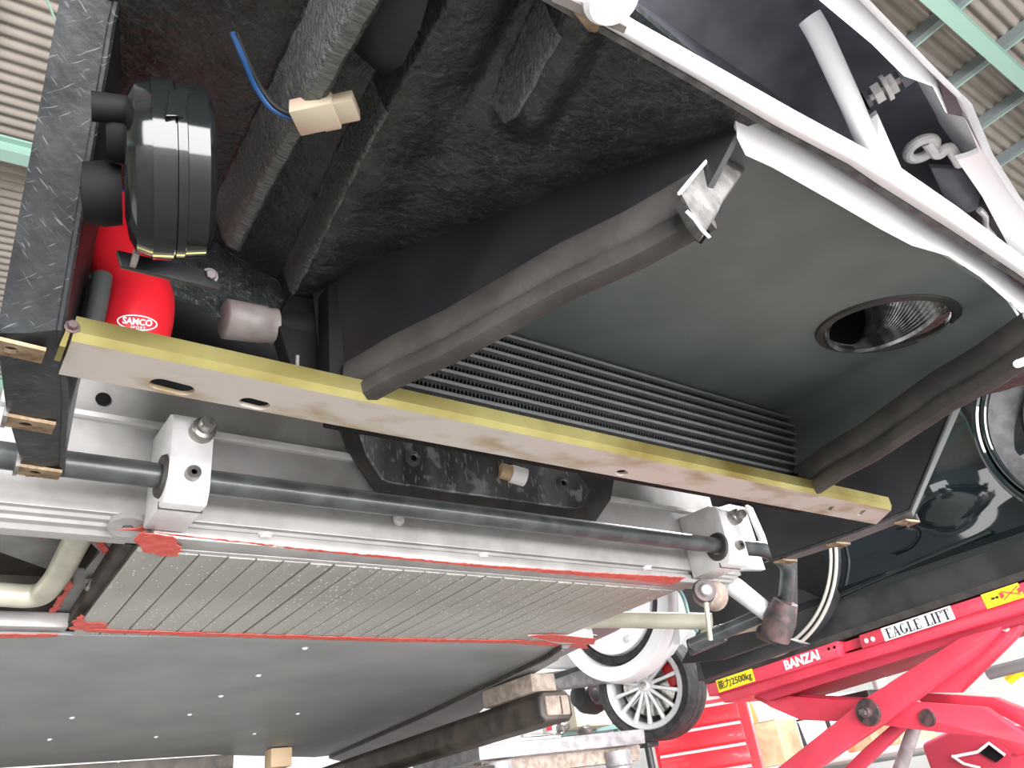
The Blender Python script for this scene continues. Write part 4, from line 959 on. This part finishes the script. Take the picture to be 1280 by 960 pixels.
# scissor arms: near pair then far pair
A1 = part('scissor_arm', xprism([(2.5400, 2.0445, 1.2662), (2.5400, 1.4859, 1.4743), (2.5400, 1.1311, 1.5737), (2.5400, 1.0092, 1.5757), (2.5400, 1.1186, 1.5170), (2.5400, 1.4443, 1.3991), (2.5400, 1.7573, 1.2956), (2.5400, 1.8747, 1.2478)], 0, .045), 'lift_red', SL, bevel=.003)
part('scissor_arm', xprism([(2.6000, 1.0565, 1.5847), (2.6000, 0.9556, 1.5888), (2.6000, 1.0233, 1.5413), (2.6000, 1.2342, 1.4344), (2.6000, 1.3440, 1.4556), (2.6000, 1.2337, 1.4955)], 0, .05), 'lift_red', SL, bevel=.003)
A2 = part('scissor_arm', xprism([(2.6000, 2.0169, 1.5855), (2.6000, 1.5693, 1.4735), (2.6000, 1.3552, 1.4290), (2.6000, 1.1747, 1.3823), (2.6000, 1.0662, 1.2555), (2.6000, 1.1375, 1.2447), (2.6000, 1.1823, 1.3000), (2.6000, 1.3395, 1.3399), (2.6000, 1.5805, 1.4074), (2.6000, 1.8066, 1.4529), (2.6000, 1.9099, 1.5116)], 0, .045), 'lift_red', SL, bevel=.003)
part('scissor_arm', xprism([(2.7200, 1.4060, 1.4651), (2.7200, 1.1896, 1.4093), (2.7200, 1.0621, 1.3233), (2.7200, 1.0851, 1.2728), (2.7200, 1.2145, 1.3812), (2.7200, 1.4197, 1.4326)], 0, .05), 'lift_red', SL, bevel=.003)
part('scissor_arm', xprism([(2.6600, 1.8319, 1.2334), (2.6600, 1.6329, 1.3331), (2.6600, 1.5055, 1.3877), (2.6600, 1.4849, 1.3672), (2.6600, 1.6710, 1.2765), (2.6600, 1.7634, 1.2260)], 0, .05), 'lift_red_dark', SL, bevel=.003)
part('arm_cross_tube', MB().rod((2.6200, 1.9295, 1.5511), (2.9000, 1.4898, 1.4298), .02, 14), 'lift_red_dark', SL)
pv = V((2.5400, 1.5016, 1.4282))
PV = part('pivot_pin', MB().lathe([(0, -.03), (.016, -.03), (.018, -.026), (.018, -.012), (.040, -.010), (.042, -.004), (.042, .0), (0, 0)], pv, (1, 0, 0), 28), 'grease', SL, label='greasy pivot pin')
part('pivot_nut', MB().lathe([(0, -.042), (.011, -.042), (.012, -.03), (0, -.03)], pv, (1, 0, 0), 6), 'steel_bolt', PV)
part('pivot_pin', MB().lathe([(0, -.010), (.024, -.010), (.026, -.004), (.026, 0), (0, 0)], (2.6000, 1.3477, 1.3828), (1, 0, 0), 24), 'grease', SL)
part('pivot_pin', MB().lathe([(0, -.012), (.012, -.012), (.014, -.004), (.014, 0), (0, 0)], (2.6000, 1.0211, 1.5780), (1, 0, 0), 18), 'alu_bright', SL)
part('lift_base', MB().box((2.52, .2, 0), (2.95, 2.2, .14)), 'lift_red', SL, bevel=.005)
part('lower_leg', xprism([(2.5400, 1.9150, 1.2773), (2.5400, 1.7708, 1.2607), (2.54, .55, .12), (2.54, .35, .12)], 0, .045), 'lift_red', SL)
part('lower_leg', xprism([(2.6200, 1.1526, 1.2561), (2.6200, 1.0744, 1.2555), (2.62, 2.0, .12), (2.62, 1.8, .12)], 0, .045), 'lift_red', SL)
part('hydraulic_ram', MB().rod((2.8000, 1.4819, 1.4033), (2.8000, 1.6394, 1.2257), .022, 16), 'steel_plate', SL, label='grey hydraulic ram')
part('air_line', MB().tube(smooth_path([(2.8500, 1.2284, 1.4877), (2.8500, 1.0862, 1.4915)], .01), .02, 10), 'purlin_grey', SL)
part('yellow_cable', MB().tube(smooth_path([(2.9500, 1.2182, 1.4644), (2.9500, 1.1698, 1.4846), (2.9500, 1.1096, 1.4767)], .02), .016, 10), 'yellow_hose', SL)

# ================================================================== dark car on that lift
DC = thing('dark_car', 'glossy dark green car standing on the red scissor lift', 'car', (3.3, 1.0, 1.66))
def side(u, v):
    y = lerp(1.455, .70, u)
    prof = [(2.575, 1.72), (2.535, 1.785), (2.53, 1.80), (2.505, 1.815), (2.51, 1.90), (2.50, 2.02), (2.53, 2.2), (2.60, 2.4)]
    t = v * (len(prof) - 1); i = min(int(t), len(prof) - 2); t -= i
    a, b = prof[i], prof[i + 1]
    x = lerp(a[0], b[0], t); z = lerp(a[1], b[1], t)
    x -= .05 * math.exp(-((y - 1.0) / .12) ** 2) * sst(1.82, 2.0, z)
    return V((x, y, z))
c_far = V((2.5, 1.70, 2.03)); c_near = V((2.5, .50, 2.02))
cutw = MB().lathe([(0, -.3), (.345, -.3), (.345, .3), (0, .3)], c_far, (1, 0, 0), 48)
BODY = part('body_side', MB().grid(side, 40, 42), 'paint_dark', DC, solid=.006, smooth=60, label='glossy dark flank with door shut line')
cut2 = MB()
part('door_shut_line', MB().tube(smooth_path([(2.4950, 1.1716, 1.9272), (2.4950, 1.1109, 1.9240), (2.4950, 1.1045, 1.8869), (2.4950, 1.1571, 1.8601), (2.4950, 1.2135, 1.8605)], .02), .003, 6), 'void_black', BODY)
part('sill_moulding', MB().tube([(2.4900, 1.4293, 1.7869), (2.4900, 1.1620, 1.8087), (2.4900, 0.9043, 1.8247)], .008, 10), 'paint_dark', BODY)
rings = []
for (a, b) in ((2.16, 0), (1.45, 0), (.60, 0)):
    y = a; s_ = (y - 2.11) / (.881 - 2.11); z0 = 1.645 + .037 * s_
    rings.append([V((2.52, y, z0 + .012)), V((2.53, y, z0 + .05)), V((2.54, y, z0 + .13)), V((2.60, y, z0 + .17)), V((2.80, y, z0 + .17)), V((2.80, y, z0 + .012))])
part('sill', MB().loft(rings), 'sill_black', DC, smooth=30, label='matt black sill')
rings = []
for y in (2.12, .60):
    s_ = (y - 2.11) / (.881 - 2.11); z0 = 1.638 + .037 * s_
    rings.append([V((2.51, y, z0)), V((2.88, y, z0)), V((2.88, y, z0 + .022)), V((2.51, y, z0 + .022))])
part('lift_pad', MB().loft(rings), 'rubber', DC, label='black rubber pad strip')
def arch(c, r, x, a0, a1, name, material, wdt=.006, n_=30, parent=DC):
    return part(name, MB().tube([V((x, c[1] + r * math.cos(a0 + (a1 - a0) * k / n_), c[2] + r * math.sin(a0 + (a1 - a0) * k / n_))) for k in range(n_ + 1)], wdt, 10), material, parent)
c_far = V((2.48, 1.745, 2.035))
arch(c_far, .375, 2.475, math.radians(180), math.radians(275), 'arch_lip', 'arch_lip', .006)
arch(c_far, .355, 2.475, math.radians(180), math.radians(275), 'arch_lip', 'arch_lip', .006)
mb = MB().lathe([(.30, .02), (.365, 0), (.372, .01), (.372, .25), (.30, .25)], c_far, (1, 0, 0), 60)
part('arch_inner', MB().lathe([(.372, .004), (.372, .34), (0, .36)], c_far, (1, 0, 0), 64), 'liner', DC, label='black inner wheel arch')
part('arch_fold', MB().prism([(2.6200, 1.7006, 1.9148), (2.5800, 1.5244, 1.7962), (2.6200, 1.7224, 1.7123), (2.6600, 1.8864, 1.7530)], (.02, 0, 0)), 'liner', DC, bevel=.004)
c_near = V((2.47, .52, 2.03))
arch(c_near, .300, 2.465, math.radians(-70), math.radians(80), 'arch_lip', 'paint_dark', .012)
arch(c_near, .275, 2.462, math.radians(-70), math.radians(80), 'arch_lip', 'paint_dark', .008)
part('arch_inner', MB().lathe([(.268, .002), (.20, .05), (.18, .02), (0, .03)], c_near, (1, 0, 0), 64), 'tyre', DC, label='black tyre in the nearer wheel arch')

# ================================================================== white car beyond
WX = 2.88
WC = thing('white_car', 'white car with silver multi-spoke wheel and red brake caliper', 'car', (3.6, 3.2, 1.4))
wc = V((2.8800, 2.8012, 1.7640))
RR = wpx((2.8800, 2.8012, 1.7640), (2.8800, 2.8551, 1.5897))
def wheel(c, r, parent):
    ax = V((1, .40, .03)).normalized()
    W = part('rim', MB().lathe([(r * .86, -.005), (r * .90, -.018), (r, -.022), (r * 1.02, -.012), (r * .98, .0), (r * .90, .06), (r * .88, .20), (r * .84, .20), (r * .85, .03)], c, ax, 56, closed=True), 'rim_silver', parent, label='silver alloy wheel rim')
    part('tyre', MB().lathe([(r * 1.0, -.008), (r * 1.06, -.022), (r * 1.18, -.026), (r * 1.24, -.016), (r * 1.27, .01), (r * 1.275, .05), (r * 1.26, .052), (r * 1.26, .060), (r * 1.275, .062), (r * 1.275, .11), (r * 1.26, .112), (r * 1.26, .12),
          (r * 1.275, .122), (r * 1.27, .17), (r * 1.24, .20), (r * 1.0, .20)], c, ax, 64, closed=True), 'tyre', parent, label='black low-profile tyre')
    part('hub', MB().lathe([(0, -.018), (r * .10, -.018), (r * .11, -.012), (r * .21, -.008), (r * .22, .02), (0, .03)], c, ax, 24), 'rim_silver', parent)
    part('hub_cap', MB().lathe([(0, -.021), (r * .085, -.020), (r * .09, -.016), (0, -.016)], c, ax, 18), 'steel_bolt', parent)
    u = ax.orthogonal().normalized(); w2 = ax.cross(u)
    for k in range(14):
        a = k / 14 * math.tau; d = u * math.cos(a) + w2 * math.sin(a); tt = ax.cross(d)
        m_ = MB()
        ra_ = [c + d * r * .16 + tt * s * r * .045 + ax * h for s, h in ((-1, .016), (-1, -.012), (1, -.012), (1, .016))]
        rb_ = [c + d * r * .55 + tt * s * r * .038 + ax * h for s, h in ((-1, .016), (-1, -.006), (1, -.006), (1, .016))]
        rc_ = [c + d * r * .90 + tt * s * r * .055 + ax * h for s, h in ((-1, .010), (-1, -.014), (1, -.014), (1, .010))]
        m_.loft([ra_, rb_, rc_]); part('spoke', m_, 'rim_silver', parent, bevel=.003)
    part('brake_disc', MB().lathe([(0, .05), (r * .70, .05), (r * .70, .075), (0, .075)], c, ax, 40), 'steel_bolt', parent)
    part('back_plate', MB().lathe([(0, .13), (r * .86, .13), (r * .86, .14), (0, .14)], c, ax, 40), 'sill_black', parent)
    d = V((2.8800, 2.6031, 1.8066)) - V((2.8800, 2.8012, 1.7640)); d = (d - ax * d.dot(ax)).normalized()
    part('brake_caliper', obox(c + d * r * .68 + ax * .055, d, ax.cross(d), ax, r * .30, r * .62, .05), 'caliper_red', parent, bevel=.008, label='red brake caliper')
    return W
RR *= 1.06
wheel(wc, RR, WC)
# rounded white body corner with a dark ring, and its lower skirt
PX = 2.70
bx = V((2.7000, 2.7476, 2.1484)); rr_ = wpx((2.7000, 2.7476, 2.1484), (2.7000, 2.3925, 2.0295))
part('body_corner', MB().lathe([(0, -.006), (rr_ * .60, -.004), (rr_ * .66, .004), (rr_ * .67, .03), (rr_ * .80, .03), (rr_ * .81, -.012), (rr_ * .88, -.022), (rr_ * .98, -.018), (rr_ * 1.0, .0), (rr_ * 1.0, .08), (0, .10)], bx, (1, .1, 0), 64), 'white_paint', WC, smooth=40, label='rounded white body corner')
part('corner_ring', MB().lathe([(rr_ * .675, .022), (rr_ * .70, .006), (rr_ * .735, .012), (rr_ * .77, .006), (rr_ * .795, .022), (rr_ * .73, .03)], bx, (1, .1, 0), 64, closed=True), 'tyre', WC)
put_mesh('body_plug', bolt_mesh(.012, .004, .016, .002, 16), 'rim_silver', WC, V((2.6900, 2.6678, 1.9517)), (-1, 0, 0))
part('body_skirt', MB().prism([(2.7200, 3.4133, 1.9502), (2.7200, 2.9463, 1.8893), (2.7200, 2.7904, 1.8186), (2.7200, 2.7197, 1.7751), (2.7200, 2.9990, 1.8098), (2.7200, 3.3130, 1.8450), (2.7200, 3.4068, 1.8593)], (.10, 0, 0)), 'steel_plate', WC, bevel=.02, seg=4, label='grey lower skirt')
part('body_seam', MB().prism([(2.7100, 3.3506, 1.9208), (2.7100, 3.0524, 1.9126), (2.7100, 2.9933, 1.8996), (2.7100, 3.2884, 1.8919)], (.02, 0, 0)), 'sill_black', WC)
part('body_flank', MB().prism([(2.8000, 3.5567, 2.0099), (2.8000, 3.3374, 2.1526), (2.8000, 3.1750, 2.5070), (2.8000, 2.3245, 2.2662), (2.8000, 2.3765, 2.0921), (2.8000, 2.4496, 1.9467), (2.8000, 2.5817, 1.8595), (2.8000, 2.7649, 1.8126)], (.1, 0, 0)), 'white_paint', WC, bevel=.02, seg=3)
part('body_strip', MB().prism([(2.7800, 2.4040, 2.1557), (2.7800, 2.3661, 2.1441), (2.7800, 2.4361, 1.8679), (2.7800, 2.4735, 1.8769)], (.01, 0, 0)), 'white_paint', WC)

AS = thing('axle_stand', 'black axle stand under the white car wheel', 'stand', (wc[0] + .08, wc[1], 0))
wc0 = wc.copy(); wc = wc + V((-.03, .12, 0)); zt = wc[2] - math.sqrt((RR * 1.275) ** 2 - .13 ** 2) - .02
part('stand_head', MB().box((wc[0] + .06, wc[1] - .03, zt - .03), (wc[0] + .14, wc[1] + .03, zt - .001)), 'sill_black', AS, bevel=.004)
part('stand_post', MB().rod((wc[0] + .09, wc[1], .02), (wc[0] + .09, wc[1], zt - .03), .018, 14), 'sill_black', AS)
part('stand_foot', MB().box((wc[0] - .05, wc[1] - .14, 0), (wc[0] + .23, wc[1] + .14, .03)), 'steel_plate', AS, bevel=.004)

# ================================================================== stores behind
TC = thing('tool_chest', 'red tool chest with chrome drawer strips below the white car wheel', 'tool chest', (3.5218, 3.0765, 1.5500))
TC.location.z = 0; WORG[TC.name] = V((TC.location.x, TC.location.y, 0)); TC.rotation_euler = (0, 0, math.radians(36))
def tpart(name, lo, hi, material, parent=None, **k):
    # built in the chest's own frame: front faces -X, width along Y
    t0 = WORG[TC.name]; WORG[TC.name] = V((0, 0, 0)); o_ = part(name, MB().box(lo, hi), material, parent or TC, **k); WORG[TC.name] = t0; return o_
CWH = .27
tpart('chest_body', (0, -CWH, .10), (.45, CWH, 1.72), 'chest_red', bevel=.006)
for k in range(7):
    z1 = 1.705 - .105 * k
    D = tpart('drawer', (-.012, -CWH + .05, z1 - .10), (.002, CWH - .02, z1 - .004), 'chest_red', bevel=.003)
    tpart('drawer_strip', (-.026, -CWH + .055, z1 - .022), (-.010, CWH - .025, z1 - .008), 'rim_silver', D, bevel=.002)
for sy in (-CWH + .06, CWH - .06):
    for sx in (.07, .38): tpart('castor', (sx - .05, sy - .015, 0), (sx + .05, sy + .015, .10), 'tyre', bevel=.03, seg=4)
def on(p, z, h): return V((p[0], p[1], z + h / 2 + .001))
def carton(name, c, sx, sy, sz, rz, label, material='cardboard', tape=True):
    t = thing(name, label, 'box', (c[0], c[1], c[2] - sz / 2))
    xd = V((math.cos(rz), math.sin(rz), 0)); yd = V((-math.sin(rz), math.cos(rz), 0))
    part('box_body', obox(c, xd, yd, (0, 0, 1), sx, sy, sz), material, t, bevel=.004)
    if tape: part('tape', obox(V(c) + V((0, 0, 0)), xd, yd, (0, 0, 1), sx + .003, .06, sz + .003), 'kraft_tape', t)
    for s in (-1, 1): part('box_flap', obox(V(c) + yd * s * sy * .255 + V((0, 0, sz / 2 + .003)), xd, yd, (0, 0, 1), sx, sy * .48, .005), material, t)
    return t
# a rack carries the cartons
RK = thing('storage_rack', 'white storage rack behind the red scissor lift', 'rack', (5.2, 3.6, 0))
for z in (.35, .95, 1.38):
    part('shelf', MB().box((4.50, 1.6, z - .035), (7.4, 5.4, z - .003)), 'wall_white', RK, bevel=.002)
for x in (4.53, 7.37):
    for y in (1.63, 5.37): part('upright', MB().box((x - .02, y - .02, 0), (x + .02, y + .02, 1.40)), 'purlin_grey', RK)
carton('cardboard_box', on((4.7200, 3.6341, 1.4536), 1.381, .26), .35, .42, .26, .25, 'brown cardboard box with red print right of the tool chest')
vs, fs = [(-.03, -.04), (.03, -.04), (.03, .04), (-.03, .04)], [(0, 1, 2, 3)]
tag(part('white_carton', obox(on((5.3500, 4.1579, 1.6952), 1.381, .52), (.94, .34, 0), (-.34, .94, 0), (0, 0, 1), .22, .28, .52), 'paper_white', None, bevel=.01), 'tall white carton standing behind the brown cardboard box', 'box')
tag(part('orange_bag', MB().lathe([(0, .3), (.08, .28), (.13, .15), (.15, 0), (.10, -.25), (0, -.28)], on((5.0000, 3.9902, 1.7103), 1.381, .56), (.0, .0, 1), 12), 'orange', None), 'orange red bag beside the tool chest', 'bag')
carton('cardboard_box', on((6.7500, 4.9156, 1.8643), 1.902, .26), .36, .34, .26, .5, 'open brown cardboard box lying on top of the white sheets', tape=False)
tag(part('foam_sheet', obox(on((6.8000, 4.7869, 1.6179), 1.381, .52), (.2, .98, 0), (-.98, .2, 0), (0, 0, 1), 1.5, .7, .52), 'paper_white', None, bevel=.02), 'big white foam block behind the scissor lift arms', 'block')
FR = thing('picture_frame', 'dark framed white panel leaning behind the scissor lift', 'frame', V((5.0000, 3.4087, 1.5039)))
part('frame_panel', obox(V((4.7500, 3.2096, 1.5340)), (0, -1, 0), (-.2, 0, 1), (1, 0, .2), .20, .16, .02), 'paper_white', FR)
for s, l, hgt in (((0, .0, .085), .22, .012), ((0, .0, -.085), .22, .012)):
    part('frame_bar', obox(V((4.7400, 3.2028, 1.5334)) + V(s), (0, -1, 0), (0, 0, 1), (1, 0, 0), l, hgt, .03), 'sill_black', FR)
for s in (-.105, .105): part('frame_bar', obox(V((4.7400, 3.2028, 1.5334)) + V((0, s, 0)), (0, -1, 0), (0, 0, 1), (1, 0, 0), .012, .18, .03), 'sill_black', FR)
# shelf and boxes behind the wheel
SH = thing('wall_shelf', 'green steel shelf frame behind the white car wheel', 'shelf', (2.8, 4.2, 0))
part('shelf_board', MB().prism([(3.3975, 4.2000, 1.7475), (4.1219, 4.2000, 1.7856), (4.1284, 4.2000, 1.7543), (3.3919, 4.2000, 1.7194)], (0, .4, 0)), 'teal', SH)
for q in ((3.5155, 4.2500, 1.8032), (4.0279, 4.2500, 1.8339)): part('shelf_upright', MB().box((V(q)[0] - .03, V(q)[1] - .02, 0), (V(q)[0] + .03, V(q)[1] + .02, 2.1)), 'teal', SH)
tag(part('beige_carton', obox(V((3.6380, 4.2000, 1.8543)), (1, 0, 0), (0, 1, 0), (0, 0, 1), .30, .3, .20), 'beige_box', None, bevel=.006), 'beige carton on the green steel shelf', 'box')
mr = V((3.0383, 3.4000, 1.8183))
MI = thing('door_mirror', 'dark door mirror left of the silver wheel', 'mirror', mr)
part('mirror_shell', MB().lathe([(0, -.10), (.06, -.08), (.085, -.02), (.08, .06), (.05, .12), (0, .14)], mr, (.9, .1, -.15), 18), 'sill_black', MI)
part('mirror_glass', MB().lathe([(0, -.002), (.06, -.002), (.06, .004), (0, .004)], mr + V((0, -.075, .01)), (0, 1, 0), 18), 'grease', MI)
# things on the floor bay beyond the scissor arms
RC = thing('machine_cover', 'dark red machine cover seen between the scissor arms', 'machine', (4.2, 1.6, 0))
part('cover', MB().prism([(3.6000, 1.9429, 1.3402), (3.6000, 1.7421, 1.3878), (3.6000, 1.4397, 1.3381), (3.6000, 1.4529, 1.1161), (3.6000, 1.9421, 1.1692)], (.5, 0, 0)), 'lift_red_dark', RC, bevel=.02, seg=3)
part('cover_window', MB().prism([(3.5900, 1.7106, 1.2766), (3.5900, 1.6546, 1.2985), (3.5900, 1.6152, 1.2488), (3.5900, 1.6552, 1.2308)], (.02, 0, 0)), 'void_black', RC)
part('cover_trim', MB().tube([(3.5800, 1.8096, 1.2728), (3.5800, 1.7058, 1.2766), (3.5800, 1.6488, 1.3011), (3.5800, 1.6065, 1.2511)], .006, 8), 'alu_bright', RC)
part('cover_trim', MB().tube([(3.5800, 1.8149, 1.2765), (3.5800, 1.7784, 1.2415), (3.5800, 1.7209, 1.2194)], .006, 8), 'alu_bright', RC)
part('cover_stand', MB().box((3.7, .9, 0), (4.2, 1.6, 1.3)), 'sill_black', RC)
TZ = 1.535
tag(part('plastic_bottle', MB().lathe([(0, -.1), (.03, -.1), (.032, .05), (.015, .08), (.015, .11), (0, .11)], V((3.25, 1.83, TZ + .101)), (0, 0, 1), 14), 'paper_white', None), 'small white bottle glinting under the lift rail', 'bottle')
part('oil_tray', MB().box((2.95, 1.72, TZ - .05), (3.4, 2.0, TZ)), 'sill_black', SL, bevel=.01)
CB = carton('cardboard_box', on((4.7800, 2.7233, 1.3907), 1.381, .22), .3, .35, .22, -.2, 'open tan carton seen below the scissor pivot')
tag(part('orange_cloth', MB().lathe([(0, .1), (.1, .07), (.14, -.05), (.1, -.12), (0, -.13)], on((5.3000, 3.2528, 1.3417), 1.381, .26), (0, 0, 1), 10), 'orange', None), 'orange cloth heap below the scissor pivot', 'cloth')
